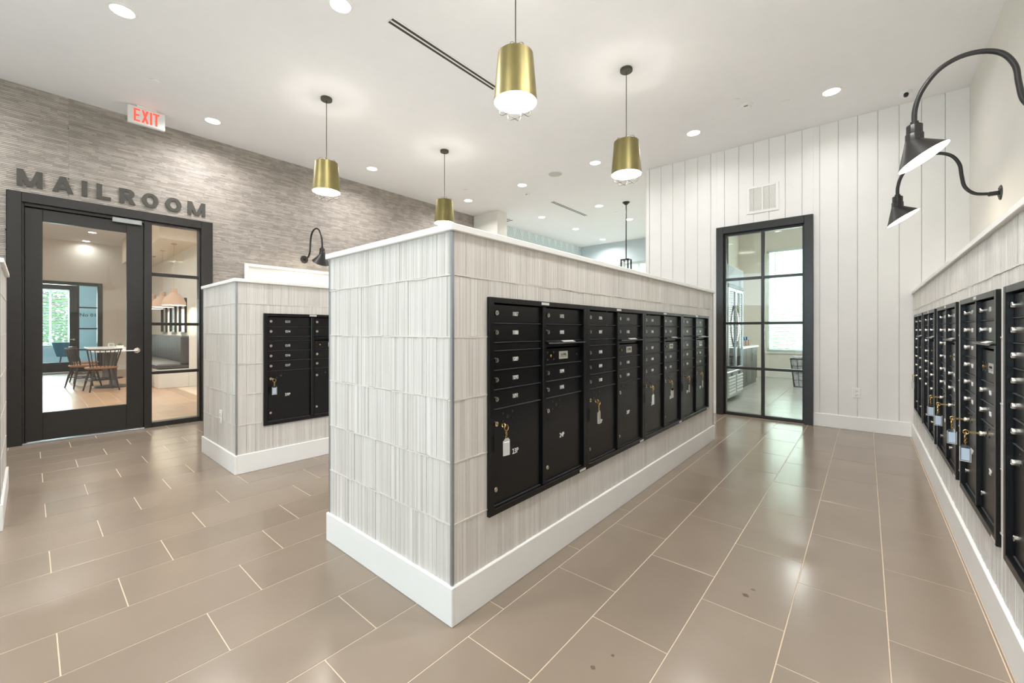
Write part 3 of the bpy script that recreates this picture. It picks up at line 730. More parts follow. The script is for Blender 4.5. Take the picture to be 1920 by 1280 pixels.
def slot_diffuser(x0, x1, y0, y1, label):
    t = thing('slot_diffuser', label, 'air vent', ((x0 + x1) / 2, (y0 + y1) / 2, H), 0, 'linear slot diffusers'); w, l = (x1 - x0) / 2, (y1 - y0) / 2
    b = MB()
    for a, c in ((-w - .018, -w), (-.008, .008), (w, w + .018)): b.box(a, c, -l - .01, l + .01, -.004, 0)
    for s in (-1, 1): b.box(-w, w, s * (l + .005) - .005, s * (l + .005) + .005, -.004, 0)
    b.build('frame', M['white'], t)
    for s in (-1, 1): b = MB(); b.box(min(s * .008, s * w), max(s * .008, s * w), -l, l, -.0015, -.0002); b.build('slot', M['ink'], t)
slot_diffuser(-3.160, -3.085, 2.03, 3.36, 'long double slot diffuser left of the largest brass pendant')
slot_diffuser(-5.01, -4.93, 7.09, 8.47, 'small distant double slot diffuser over the far lounge')
t = thing('ceiling_speaker', 'round white ceiling speaker beyond the slot diffuser', 'speaker', (-4.05, 5.87, H))
b = MB(); b.lathe([(.132, 0), (.132, -.004), (.122, -.007), (.118, -.004), (.118, 0)], 32, caps=False); b.build('rim', M['white'], t, True)
b = MB(); b.lathe([(.118, -.003), (0, -.003)], 32, caps=False); b.build('grille', mat('speaker_mesh', srgb(196, 196, 190), .7, var=.1, scale=200), t)
def detector(x, y, r, label, cat='smoke detector', big=True):
    t = thing('smoke_detector' if big else 'sprinkler_cover', label, cat, (x, y, H))
    b = MB()
    if big:
        b.lathe([(r, 0), (r, -.012), (r * .9, -.018), (r * .72, -.022), (r * .66, -.042), (r * .5, -.05), (0, -.05)], 24, caps=False); b.build('housing', M['white'], t, True)
        b = MB(); b.box(-.02, .02, -r * .72, -r * .68, -.038, -.03); b.build('vent_slit', M['ink'], t)
    else:
        b.lathe([(r, -.002), (r, -.008), (0, -.009)], 20, caps=False); b.build('disc', M['white'], t, True)
        b = MB(); b.lathe([(r * .96, 0), (r * .96, -.0025), (0, -.0025)], 20, caps=False); b.build('gap_ring', M['slot'], t)
detector(-1.077, 5.55, .07, 'white smoke detector between the two right downlights')
detector(-5.02, 6.34, .06, 'small white detector beyond the downlight left of the speaker')
for x, y, l in ((-5.81, .88, 'thin round sprinkler cover left of the EXIT sign'), (-1.15, 5.36, 'sprinkler cover left of the smoke detector'), (-.71, 5.78, 'faint sprinkler cover right of the smoke detector'),
                (-5.81, 5.42, 'sprinkler cover above the far end of the stone wall'), (-4.33, 8.67, 'sprinkler cover left of the black rod pendant')): detector(x, y, .042, l, 'sprinkler', False)
t = thing('security_camera', 'white dome security camera with black lens near the right corner', 'camera', (.34, 6.42, H))
b = MB(); b.lathe([(.055, 0), (.055, -.02), (.05, -.026)] + [(.046 * math.cos(a), -.028 - .046 * math.sin(a)) for a in [PI / 2 * i / 6 for i in range(7)]], 24, caps=False); b.build('dome', M['white'], t, True)
b = MB(); b.lathe([(.022, 0), (.022, .03), (.018, .034), (0, .034)], 16, (-.0, -.03, -.05), '-y', False); b.build('lens', M['black'], t, True)
t = thing('ceiling_grille', 'square ceiling return grille beside the patterned wallpaper', 'air vent', (-6.72, 7.50, H))
b = MB(); b.box(-.27, .27, -.27, .27, -.004, 0); b.build('frame', M['white'], t)
for i in range(4): b = MB(); b.box(-.2, .2, -.18 + i * .1, -.14 + i * .1, -.006, -.004); b.build('slot', M['ink'], t)
# black rod pendant far away
t = thing('lantern_pendant', 'black rod lantern pendant seen beyond the central island', 'pendant lamp', (-3.814, 8.128, H))
b = MB(); b.lathe([(0, 0), (.075, 0), (.075, -.012), (.03, -.05), (.012, -.06), (0, -.06)], 20, caps=False); b.build('canopy', M['black'], t, True)
b = MB(); b.tube([(0, 0, -.06), (0, 0, 2.73 - H)], .012, 8); b.build('rod', M['black'], t, True)
b = MB(); s_ = .075
for x in (-s_, s_):
    for y in (-s_, s_): b.box(x - .012, x + .012, y - .012, y + .012, 2.35 - H, 2.73 - H)
b.box(-s_ - .012, s_ + .012, -s_ - .012, s_ + .012, 2.71 - H, 2.735 - H); b.box(-s_ - .012, s_ + .012, -s_ - .012, s_ + .012, 2.34 - H, 2.36 - H); b.build('lantern_frame', M['black'], t)
b = MB(); b.box(-.06, .06, -.06, .06, 2.362 - H, 2.68 - H); b.build('lantern_glass', M['glass'], t)
# exit sign
t = thing('exit_sign', 'white EXIT sign with red letters hung from the ceiling by the stone wall', 'exit sign', (-6.6, .924, H))
b = MB(); b.bbox(-.022, .022, -.170, .170, -.222, -.02, .006); b.build('housing', M['white'], t)
b = MB(); b.bbox(-.03, .03, -.09, .09, -.022, 0, .004); b.build('mounting', M['white'], t)
def stroke_letters(word, spec, t, wid, hgt, x, y0, z0, gap, mat_, depth, name='letter'):
    pass
def poly_letter(ch, w, h, s, vs):
    """list of polygons (convex) for a letter in w x h with stem s (vertical) and vs horizontal bars"""
    if ch == 'E': return [[(0, 0), (s, 0), (s, h), (0, h)], [(s, 0), (w, 0), (w, vs), (s, vs)], [(s, h - vs), (w, h - vs), (w, h), (s, h)], [(s, h / 2 - vs / 2), (w * .88, h / 2 - vs / 2), (w * .88, h / 2 + vs / 2), (s, h / 2 + vs / 2)]]
    if ch == 'X': return [[(0, 0), (s * 1.1, 0), (w, h), (w - s * 1.1, h)], [(w - s * 1.1, 0), (w, 0), (s * 1.1, h), (0, h)]]
    if ch == 'I': return [[(0, 0), (s, 0), (s, h), (0, h)]]
    if ch == 'T': return [[(w / 2 - s / 2, 0), (w / 2 + s / 2, 0), (w / 2 + s / 2, h), (w / 2 - s / 2, h)], [(0, h - vs), (w / 2 - s / 2, h - vs), (w / 2 - s / 2, h), (0, h)], [(w / 2 + s / 2, h - vs), (w, h - vs), (w, h), (w / 2 + s / 2, h)]]
    if ch == 'L': return [[(0, 0), (s, 0), (s, h), (0, h)], [(s, 0), (w, 0), (w, vs), (s, vs)]]
    if ch == 'M': k = s * .95; return [[(0, 0), (s * .9, 0), (s * .9, h), (0, h)], [(w - s * .9, 0), (w, 0), (w, h), (w - s * .9, h)], [(0, h), (w / 2 - k * .55, 0), (w / 2, 0), (w / 2, h * .22), (k * 1.05, h)], [(w, h), (w - k * 1.05, h), (w / 2, h * .22), (w / 2, 0), (w / 2 + k * .55, 0)]]
    if ch == 'A': return [[(0, 0), (s * 1.02, 0), (w / 2 + s * .45, h), (w / 2 - s * .5, h)], [(w, 0), (w - s * 1.02, 0), (w / 2 - s * .45, h), (w / 2 + s * .5, h)], [(w * .24, h * .2), (w * .76, h * .2), (w * .70, h * .37), (w * .30, h * .37)]]
    if ch == 'O':
        out = []; n = 28
        for i in range(n):
            a, b_ = 2 * PI * i / n, 2 * PI * (i + 1) / n
            o = lambda t_: (w / 2 + w / 2 * math.cos(t_), h / 2 + h / 2 * 1.03 * math.sin(t_)); q = lambda t_: (w / 2 + (w / 2 - s) * math.cos(t_), h / 2 + (h / 2 * 1.03 - vs) * math.sin(t_))
            out.append([q(a), o(a), o(b_), q(b_)])
        return out
    if ch == 'R':
        out = [[(0, 0), (s, 0), (s, h), (0, h)], [(s, h - vs), (w * .55, h - vs), (w * .55, h), (s, h)], [(s, h * .40), (w * .55, h * .40), (w * .55, h * .40 + vs), (s, h * .40 + vs)], [(w * .42, h * .42), (w * .42 + s * 1.05, h * .42), (w * 1.02, 0), (w * 1.02 - s * 1.15, 0)]]
        cy = h * .70; R_ = h * .30
        for i in range(10):
            a, b_ = -PI / 2 + PI * i / 10, -PI / 2 + PI * (i + 1) / 10
            f = lambda t_, rr, sx: (w * .55 + sx * math.cos(t_), cy + rr * math.sin(t_))
            out.append([f(a, R_ - vs, w * .40 - s), f(a, R_, w * .40), f(b_, R_, w * .40), f(b_, R_ - vs, w * .40 - s)])
        return out
def yz_letter(ch, w, h, s, vs, x0, x1, y, z, m, parent, name='letter'):
    b = MB()
    for i, p in enumerate(poly_letter(ch, w, h, s, vs)):
        e = .0003 * i
        b.prism([(a, c) for a, c in p], lambda a, c: (x0, y + a, z + c), lambda a, c, e=e: (x1 + e, y + a, z + c))
    return b.build(name, m, parent)
yy = -.118
for ch, w in (('E', .058), ('X', .066), ('I', .018), ('T', .060)):
    yz_letter(ch, w, .150, .019, .020, .021, .0235, yy, -.196, M['red'], t); yy += w + .011
# MAILROOM letters, each its own thing
for i, (ch, y0, y1) in enumerate((('M', -.087, .100), ('A', .170, .338), ('I', .402, .447), ('L', .526, .650), ('R', .726, .872), ('O', .934, 1.097), ('O', 1.166, 1.334), ('M', 1.401, 1.598))):
    b_ = yz_letter(ch, y1 - y0, .178, .047, .038, -7.0, -6.986, y0, 2.828, M['lettering'], None, 'wall_letter')
    which = {0: 'first letter, above the left jamb', 1: 'second letter', 2: 'third letter', 3: 'fourth letter', 4: 'fifth letter', 5: 'sixth letter, first of the two O shapes', 6: 'seventh letter, second of the two O shapes', 7: 'last letter, above the right jamb'}[i]
    tag(b_, f'charcoal letter {ch} of MAILROOM, {which}', 'letter', 'MAILROOM lettering')

# ================================================================== LEFT ENTRANCE (black storefront)
t = thing('door_1', 'black framed glass entrance door with side light under MAILROOM', 'door', (-7, .76, 0)); t['kind'] = 'structure'
ox, oy = 7, -.76
def lb(m, x0, x1, y0, y1, z0, z1, bev=.003): m.bbox(x0 + ox, x1 + ox, y0 + oy, y1 + oy, z0, z1, bev)
b = MB(); X0, X1 = -7.14, -6.95
lb(b, X0, X1, -.155, -.052, 0, 2.755); lb(b, X0, X1, 1.545, 1.675, 0, 2.755); lb(b, X0, X1, -.052, 1.545, 2.648, 2.755)
b.build('frame', M['frame'], t)
b = MB(); lb(b, -7.10, -6.985, -.052, -.035, 0, 2.648); lb(b, -7.10, -6.985, .955, 1.03, 0, 2.648); lb(b, -7.10, -6.985, 1.525, 1.545, 0, 2.648); lb(b, -7.10, -6.985, -.035, .955, 2.612, 2.648); lb(b, -7.10, -6.985, 1.03, 1.525, 2.628, 2.648); lb(b, -7.10, -6.985, 1.03, 1.525, 0, .065)
b.build('mullions', M['frame'], t)
d = MB(); XL0, XL1 = -7.045, -7.0
lb(d, XL0, XL1, -.031, .100, .02, 2.60); lb(d, XL0, XL1, .792, .951, .02, 2.60); lb(d, XL0, XL1, .100, .792, 2.468, 2.60); lb(d, XL0, XL1, .100, .792, .02, .33)
leaf = d.build('door_leaf', M['frame'], t)
g = MB(); lb(g, -7.075, -7.046, -.05, -.015, 0, 2.64, .002); lb(g, -7.075, -7.046, .935, .97, 0, 2.64, .002); lb(g, -7.075, -7.046, -.015, .935, 2.585, 2.64, .002); g.build('door_stop', M['frame'], t)
g = MB(); g.box(-7.026 + ox, -7.020 + ox, .10 + oy, .792 + oy, .33, 2.468); g.build('pane', M['glass'], leaf)
g = MB(); lh = MB()
lh.lathe([(.034, 0), (.034, .008), (.028, .014), (.012, .016), (.012, .05)], 20, (0, 0, 0), 'x', True)
lh.tube([(.045, 0, 0), (.048, -.03, 0), (.048, -.115, .002)], [.011, .010, .008], 8)
lh.build('lever_handle', M['chrome'], leaf, True, loc=(-7.0 + ox, .89 + oy, .995))
g = MB(); lb(g, -6.985, -6.955, .66, .93, 2.575, 2.632, .004); g.build('door_closer', M['alu'], t)
b = MB(); lb(b, -7.10, -6.96, -.05, .955, 0, .014); b.build('threshold', M['alu'], t)
for z_ in (.70, 1.333, 1.977):
    b = MB(); lb(b, -7.075, -6.995, 1.03, 1.525, z_ - .019, z_ + .019); b.build('muntin', M['frame'], t)
for z0_, z1_ in ((.065, .681), (.719, 1.314), (1.352, 1.958), (1.996, 2.628)):
    g = MB(); g.box(-7.036 + ox, -7.030 + ox, 1.03 + oy, 1.525 + oy, z0_, z1_); g.build('pane', M['glass'], t)

# ================================================================== RIGHT GLASS PANEL
t = thing('window_3', 'dark framed eight pane glass panel to the vending room', 'window', (-1.1165, FAR_Y, 0)); t['kind'] = 'structure'
def wb(m, x0, x1, y0, y1, z0, z1, bev=.003): m.bbox(x0 + 1.1165, x1 + 1.1165, y0, y1, z0, z1, bev)
b = MB(); wb(b, DR[0], -1.61, -.04, .13, 0, 2.78); wb(b, -.626, DR[1], -.04, .13, 0, 2.78); wb(b, -1.61, -.626, -.04, .13, 2.678, 2.78); b.build('frame', M['frame'], t)
b = MB(); wb(b, -1.61, -1.585, .03, .10, 0, 2.678); wb(b, -.650, -.626, .03, .10, 0, 2.678); wb(b, -1.585, -.65, .03, .10, 2.65, 2.678); wb(b, -1.585, -.65, .03, .10, 0, .045); wb(b, -1.132, -1.092, .03, .09, .045, 2.65); b.build('mullions', M['frame'], t)
zr = [.045, .70, 1.353, 2.003, 2.65]
for z_ in zr[1:4]:
    for x0, x1 in ((-1.585, -1.132), (-1.092, -.65)): b = MB(); wb(b, x0, x1, .03, .09, z_ - .018, z_ + .018, .002); b.build('muntin', M['frame'], t)
for i in range(4):
    for x0, x1 in ((-1.585, -1.132), (-1.092, -.65)):
        g = MB(); g.box(x0 + 1.1165, x1 + 1.1165, .058, .064, zr[i] + (.018 if i else 0), zr[i + 1] - (.018 if i < 3 else 0)); g.build('pane', M['glass'], t)
# return grille and outlets
t = thing('wall_vent', 'white two panel return air grille above the glass panel', 'air vent', (-1.11, FAR_Y, 3.11))
b = MB(); W_, H_ = .196, .195
for x0, x1, z0_, z1_ in ((-W_, -W_ + .035, -H_, H_), (W_ - .035, W_, -H_, H_), (-W_ + .035, W_ - .035, -H_, -H_ + .035), (-W_ + .035, W_ - .035, H_ - .035, H_), (-.009, .009, -H_ + .035, H_ - .035)): b.bbox(x0, x1, -.012, .004, z0_, z1_, .002)
b.build('frame', M['white'], t)
for s in (-1, 1):
    b = MB(); x0, x1 = (-W_ + .035, -.009) if s < 0 else (.009, W_ - .035)
    for i in range(20):
        z_ = -H_ + .040 + i * .0158; b.add([(x0, -.010, z_), (x1, -.010, z_), (x1, .0, z_ + .010), (x0, .0, z_ + .010), (x0, -.010, z_ + .002), (x1, -.010, z_ + .002), (x1, .0, z_ + .012), (x0, .0, z_ + .012)], [(0, 1, 2, 3), (7, 6, 5, 4), (0, 4, 5, 1), (3, 2, 6, 7)])
    b.build('louvres', M['white'], t)
    b = MB(); b.box(x0, x1, .001, .003, -H_ + .035, H_ - .035); b.build('backing', M['grey'], t)
def outlet(label, loc, rz):
    t = thing('power_outlet', label, 'outlet', loc, rz)
    b = MB(); b.bbox(-.040, .040, -.006, 0, -.062, .062, .003); b.build('cover_plate', M['white'], t)
    for s in (-1, 1):
        b = MB(); b.bbox(-.018, .018, -.009, -.005, s * .024 - .016, s * .024 + .016, .003); q = b.build('socket', M['white'], t)
        b = MB()
        for x in (-.007, .007): b.box(x - .0015, x + .0015, -.0096, -.009, s * .024 - .002, s * .024 + .008)
        b.lathe([(.003, .009), (.003, .0096), (0, .0096)], 8, (0, 0, s * .024 - .009), '-y', False); b.build('slots', M['ink'], q)
outlet('white outlet low on the board wall right of the glass panel', (-.09, FAR_Y, .467), 0)
outlet('white outlet low on the end of the island by the entrance', (-4.57, 1.153 + .013, .446), 0)

# ================================================================== GOOSENECK LAMPS
def gooseneck(loc, rz, label):
    """local +x points away from the wall"""
    t = thing('gooseneck_lamp', label, 'wall lamp', loc, rz, 'black gooseneck wall lamps')
    def parts():
        r = {}
        b = MB(); b.lathe([(.0, 0), (.062, 0), (.062, .004), (.056, .010), (.02, .012), (0, .012)], 28, axis='x', caps=False)
        b.lathe([(.0, .012), (.019, .012), (.019, .07), (.016, .074), (0, .074)], 16, axis='x', caps=False)
        for a in (0, 1, 2, 3): b.lathe([(.005, .009), (.005, .014), (0, .015)], 8, (0, .042 * math.cos(a * PI / 2 + .4), .042 * math.sin(a * PI / 2 + .4)), 'x', False)
        r['wall_plate'] = b.mesh('wall_plate', M['black'], True)
        ctl = [(0.02, 0), (.11, .01), (.165, .035), (.21, .10), (.227, .20), (.24, .30), (.285, .385), (.36, .430), (.453, .435), (.541, .390), (.610, .29), (.637, .19), (.639, .10)]
        pts = []
        for i in range(len(ctl) - 1):
            p0, p1, p2, p3 = ctl[max(i - 1, 0)], ctl[i], ctl[i + 1], ctl[min(i + 2, len(ctl) - 1)]
            for j in range(6):
                u = j / 6; f = lambda a, b_, c, d_: .5 * (2 * b_ + (c - a) * u + (2 * a - 5 * b_ + 4 * c - d_) * u * u + (3 * b_ - a - 3 * c + d_) * u ** 3)
                pts.append((f(p0[0], p1[0], p2[0], p3[0]), 0, f(p0[1], p1[1], p2[1], p3[1])))
        pts.append((.639, 0, .10)); b = MB(); b.tube(pts, .0135, 12); r['arm'] = b.mesh('gooseneck_arm', M['black'], True)
        b = MB(); c = (.639, 0, 0); b.lathe([(.0, .118), (.020, .118), (.020, .105), (.026, .104), (.026, .098), (0, .098)], 20, c, caps=False)
        n = 40
        for (z0_, z1_, rr) in ((.045, .098, .038), (.0, .045, .043)):
            prof = [(0, z1_), (rr - .003, z1_), (rr, z1_ - .004), (rr, z0_ + .002), (rr - .002, z0_)]
            vs = []; fs = []
            for (r_, z_) in prof[1:]:
                for k in range(n): q = r_ * (1 - (.06 if k % 4 == 0 else 0)); vs.append((c[0] + q * math.cos(2 * PI * k / n), q * math.sin(2 * PI * k / n), z_))
            for i in range(len(prof) - 2):
                for k in range(n): fs.append((i * n + k, i * n + (k + 1) % n, (i + 1) * n + (k + 1) % n, (i + 1) * n + k))
            fs.append(tuple(range(n))[::-1]); fs.append(tuple(range((len(prof) - 2) * n, (len(prof) - 1) * n))); b.add(vs, fs)
        r['socket_housing'] = b.mesh('socket_housing', M['black'], True)
        # angled shade lofted from a round neck to a tilted rim
        def ringpt(u, k, inset=0):
            a = 2 * PI * k / 48; ca, sa = math.cos(a), math.sin(a)
            top = Vector((.639 + (.043 - inset) * ca, (.043 - inset) * sa, 0.002))
            ex, ez = .1125, .0675
            rim = Vector((.6005 + (ex - inset) * ca, (.130 - inset) * sa, -.1125 - ez * ca))
            sh = u ** 1.0; p = top.lerp(rim, sh); p.z += -.012 * math.sin(PI * u) * (0.5 - .5 * ca) * 0; return p
        b = MB(); us = [0, .15, .35, .6, .85, 1]; vs = [ringpt(u, k) for u in us for k in range(48)]
        fs = [(i * 48 + k, i * 48 + (k + 1) % 48, (i + 1) * 48 + (k + 1) % 48, (i + 1) * 48 + k) for i in range(5) for k in range(48)]; b.add(vs, fs)
        b.k = 1; vs = [ringpt(1, k) for k in range(48)] + [ringpt(u, k, .0025) for u in us[::-1] for k in range(48)]
        fs = [(i * 48 + k, i * 48 + (k + 1) % 48, (i + 1) * 48 + (k + 1) % 48, (i + 1) * 48 + k) for i in range(6) for k in range(48)]; b.add(vs, fs)
        r['shade'] = b.mesh('lamp_shade', [M['black'], M['shadein']], True)
        b = MB(); b.lathe([(0, .0)] + [(.030 * math.sin(a), -.035 + .035 * math.cos(a)) for a in [PI * i / 8 for i in range(1, 8)]] + [(0, -.07)], 16, (.632, 0, 0), caps=False); r['bulb'] = b.mesh('bulb', M['bulb'], True)
        return r
    nm = dict(wall_plate='wall_plate', arm='gooseneck_arm', socket_housing='socket_housing', shade='lamp_shade', bulb='bulb')
    for k, me in cached('goose', parts).items(): place(nm[k], me, t)
    def lt():
        l = bpy.data.lights.new('gooseneck_light', 'POINT'); l.energy = SCONCE_W; l.color = (1, .9, .76); l.shadow_soft_size = .03; return l
    o = bpy.data.objects.new('gooseneck_light', cached('g_l', lt)); COL.objects.link(o); o.parent = t; o.location = (.605, 0, -.085)
gooseneck((.865, 3.54, 2.412), PI, 'large black gooseneck lamp at the upper right, nearest the viewer')
gooseneck((.865, 5.33, 2.412), PI, 'smaller black gooseneck lamp on the right wall near the far corner')
gooseneck((.865, 1.30, 2.412), PI, 'added black gooseneck lamp on the right wall, unseen outside the frame')  # unseen lamp added for its light on the near right wall
gooseneck((-7.0, 2.937, 2.412), 0, 'black gooseneck lamp on the stone wall above the white board')
gooseneck((-7.0, 4.75, 2.412), 0, 'black gooseneck lamp on the stone wall hidden behind the central island')
# white framed notice board on the stone wall
t = thing('notice_board', 'blank white framed board on the stone wall behind the entrance island', 'notice board', (-6.99, 3.5, 1.6))
b = MB(); hw_, hh_ = 1.43, .64
for y0, y1, z0_, z1_ in ((-hw_, -hw_ + .045, -hh_, hh_), (hw_ - .045, hw_, -hh_, hh_), (-hw_ + .045, hw_ - .045, -hh_, -hh_ + .045), (-hw_ + .045, hw_ - .045, hh_ - .045, hh_)): b.bbox(0, .045, y0, y1, z0_, z1_, .003)
b.build('frame', M['white'], t)
b = MB(); b.box(0, .030, -hw_ + .045, hw_ - .045, -hh_ + .045, hh_ - .045); b.build('panel', M['shadein'], t)
#PART2
# ================================================================== CAFE ROOM BEHIND THE ENTRANCE
FX = -18.06
b = MB(); b.box(-18.2, -7.12, -1.5, 3.4, -.1, -.0015)
lfl = struct('floor_cafe', b, M['fgrout'], 'oak plank floor of the cafe room behind the entrance', 'floor')
floor_tiles(lfl, (-18.05, -7.12), (-1.3, 3.3), 1.4, .21, -7.1, 0, .0, 0, M['wood'], [(-19, -11.6, 1.85, 3.4), (-19, -6, -2, -.5)], gap=.004, name='plank') if False else None
cache = {}; random.seed(9)
for r_ in range(-3, 10):
    y0 = r_ * .21; x = -7.12 - random.random() * .9
    xs_ = [-7.12, x]
    while xs_[-1] > -18.05: xs_.append(max(xs_[-1] - 1.5, -18.05))
    for a, c in zip(xs_[:-1], xs_[1:]):
        if a - c < .05 or (y0 > 1.83 and a < -11.6): continue
        w = round(a - c - .004, 3)
        if w not in cache: m_ = MB(); m_.bbox(-w / 2, w / 2, -.103, .103, -.008, 0, .0008); cache[w] = m_.mesh('plank', M['wood'])
        place('plank', cache[w], lfl, ((a + c) / 2, y0 + .105, 0))
OD = (.17, 1.49, 0, 2.70)
b = MB()
for r in minus((-1.5, 3.4, 0, H), [OD]): b.box(FX - .14, FX, r[0], r[1], r[2], r[3])
struct('wall_cafe_far', b, M['creamwall'], 'cream far wall of the cafe with the dark office door')
b = MB(); b.box(FX, -7.15, -1.6, -1.45, 0, H)
struct('wall_cafe_left', b, M['creamwall'], 'cream left wall of the cafe room')
b = MB(); b.box(FX, -11.3, 2.50, 2.62, 0, H); b.box(-11.42, -11.3, 2.62, 3.4, 0, H); b.box(-11.3, -7.15, 3.3, 3.4, 0, H)
struct('wall_cafe_right', b, M['wall'], 'white cafe wall behind the charcoal banquette')
b = MB(); b.bbox(FX, FX + .015, -1.45, OD[0], 0, .15); b.bbox(FX, FX + .015, OD[1], 2.5, 0, .15); b.bbox(-11.3, -11.285, 2.5, 3.3, 0, .15)
struct('baseboard_cafe', b, M['white'], 'white baseboard round the cafe room', 'baseboard')
b = MB(); b.box(-16.8, -11.42, 1.80, 2.5, 3.22, H); sf = struct('trim_2', b, M['soffit'], 'dropped soffit above the banquette seen through the side light', 'soffit')
# office door and its glass, room behind
t = thing('door_2', 'dark office door with glass and numbered side panel across the cafe', 'door', (FX, .83, 0)); t['kind'] = 'structure'
def ob(m, y0, y1, z0_, z1_, d0=-.1, d1=.02, bev=.003): m.bbox(d0, d1, y0 - .83, y1 - .83, z0_, z1_, bev)
b = MB(); ob(b, .17, .215, 0, 2.70); ob(b, 1.375, 1.49, 0, 2.70); ob(b, .215, 1.375, 2.60, 2.70); b.build('frame', M['frame'], t)
b = MB(); ob(b, .215, .26, .02, 2.59, -.07, -.02); ob(b, .79, .94, .02, 2.59, -.07, -.02); ob(b, .26, .79, 2.45, 2.59, -.07, -.02); ob(b, .26, .79, .02, .30, -.07, -.02); lf = b.build('door_leaf', M['frame'], t)
b = MB(); b.box(-.048, -.044, .26 - .83, .79 - .83, .30, 2.45); b.build('pane', M['glass'], lf)
b = MB(); b.tube([(0, 0, 0), (.04, 0, 0), (.045, -.11, 0)], .011, 8); b.lathe([(.03, -.005), (.03, .008), (0, .01)], 16, axis='x', caps=False); b.build('lever_handle', M['chrome'], lf, True, loc=(-.02, .875 - .83, .976))
b = MB(); ob(b, .94, .99, 0, 2.60, -.09, 0); b.build('mullion', M['frame'], t); b = MB(); ob(b, .99, 1.375, 0, .14, -.08, -.01); b.build('bottom_rail', M['frame'], t)
for z_ in (.66, 1.301, 1.943): b = MB(); ob(b, .99, 1.375, z_ - .02, z_ + .02, -.07, -.02); b.build('muntin', M['frame'], t)
b = MB(); b.box(-.05, -.045, .99 - .83, 1.375 - .83, .14, 2.60); b.build('pane', M['glass'], t)
nm_ = text_mesh('No 01', .10, M['ink'], 1.0)
place('lettering', nm_, t, (-.043, 1.18 - .83, 1.72), PI / 2)
b = MB(); b.box(-22.0, FX - .14, -1.6, 3.4, -.1, -.001); struct('floor_office', b, M['offwall'], 'pale carpet floor of the office', 'floor')
OW = (.0, .95, .69, 2.66)
b = MB()
for r in minus((-1.6, 3.4, 0, H), [OW]): b.box(-21.12, -21.0, r[0], r[1], r[2], r[3])
b.box(-21.0, FX - .14, -1.6, -1.5, 0, H); b.box(-21.0, FX - .14, 1.62, 1.72, 0, H)
struct('wall_office', b, M['offwall'], 'pale blue office walls seen through the side panel')
window('window_4', OW[0], OW[1], -21.0, OW[2], OW[3], 'office window with white blinds and trees outside', axis='x', inward=1, mull=1, tilt=.12, pitch=.055)
t = thing('armchair', 'teal upholstered tub armchair by the office window', 'armchair', (-19.75, .78, 0), 0)
b = MB(); n = 20
pr_ = [(.18, .42), (.27, .86), (.24, .87), (.15, .47)]
vs = []; fs = []
for i in range(n + 1):
    a = math.radians(-130 + 260 * i / n)
    for r_, z_ in pr_: vs.append((r_ * 1.15 * math.cos(a), r_ * 1.15 * math.sin(a), z_ - (.16 if abs(i - n / 2) > n * .42 else 0) * (z_ > .6)))
for i in range(n):
    for j in range(4): fs.append((i * 4 + j, (i + 1) * 4 + j, (i + 1) * 4 + (j + 1) % 4, i * 4 + (j + 1) % 4))
fs += [(0, 1, 2, 3), tuple(n * 4 + j for j in (3, 2, 1, 0))]
b.add(vs, fs); b.build('shell', M['teal'], t, True)
b = MB(); b.lathe([(0, .40), (.20, .40), (.21, .44), (.20, .50), (0, .51)], 20, caps=False); b.build('seat', M['teal'], t, True)
for a in (45, 135, 225, 315):
    b = MB(); ca, sa = math.cos(math.radians(a)), math.sin(math.radians(a)); b.tube([(.15 * ca, .15 * sa, .41), (.21 * ca, .21 * sa, 0)], [.016, .010], 8); b.build('leg', M['chairwood'], t)
# outside
b = MB(); b.box(-40, -21.2, -15, 20, -.6, -.5); struct('ground_left', b, M['grass'], 'lawn outside the office window', 'ground')
b = MB(); b.box(-10, 10, 13.2, 32, -.6, -.5); struct('ground_far', b, M['grass'], 'lawn outside the vending room window', 'ground')
b = MB(); b.box(-14, 8, -16, -3.9, -.6, -.5); struct('ground_back', b, M['grass'], 'lawn outside the window behind the viewer', 'ground')
def tree(x, y, h, r, label, seed, leaves=4600):
    random.seed(seed); t = thing('tree', label, 'tree', (x, y, -.5))
    b = MB(); b.tube([(0, 0, 0), (.05, .03, h * .3), (0, -.05, h * .6), (.03, 0, h * .85)], [.16, .13, .09, .04], 8); b.build('trunk', M['bark'], t, True)
    b = MB()
    cl_ = [(random.gauss(0, r * .42), random.gauss(0, r * .42), h * .62 + random.gauss(0, h * .17), random.uniform(.35, .6) * r) for _ in range(16)]
    for i in range(leaves):
        c = random.choice(cl_); d = Vector((random.gauss(0, 1), random.gauss(0, 1), random.gauss(0, 1))).normalized() * c[3] * random.uniform(.6, 1)
        p = Vector(c[:3]) + d; u = Vector((random.gauss(0, 1), random.gauss(0, 1), random.gauss(0, 1))).normalized(); w = u.orthogonal().normalized(); s_ = random.uniform(.06, .13)
        b.add([p - u * s_, p + w * s_ * .5, p + u * s_, p - w * s_ * .5], [(0, 1, 2, 3)])
    o = b.build('foliage', M['green'], t); o['kind'] = 'stuff'
tree(-25.2, -.4, 3.6, 2.1, 'bright green tree outside the office window, left', 1)
tree(-27.5, 5.6, 4.6, 2.2, 'bright green tree outside the office window, right', 2)
tree(-1.5, 18.5, 4.2, 1.9, 'green tree behind the blinds of the vending room window', 3, 1800)
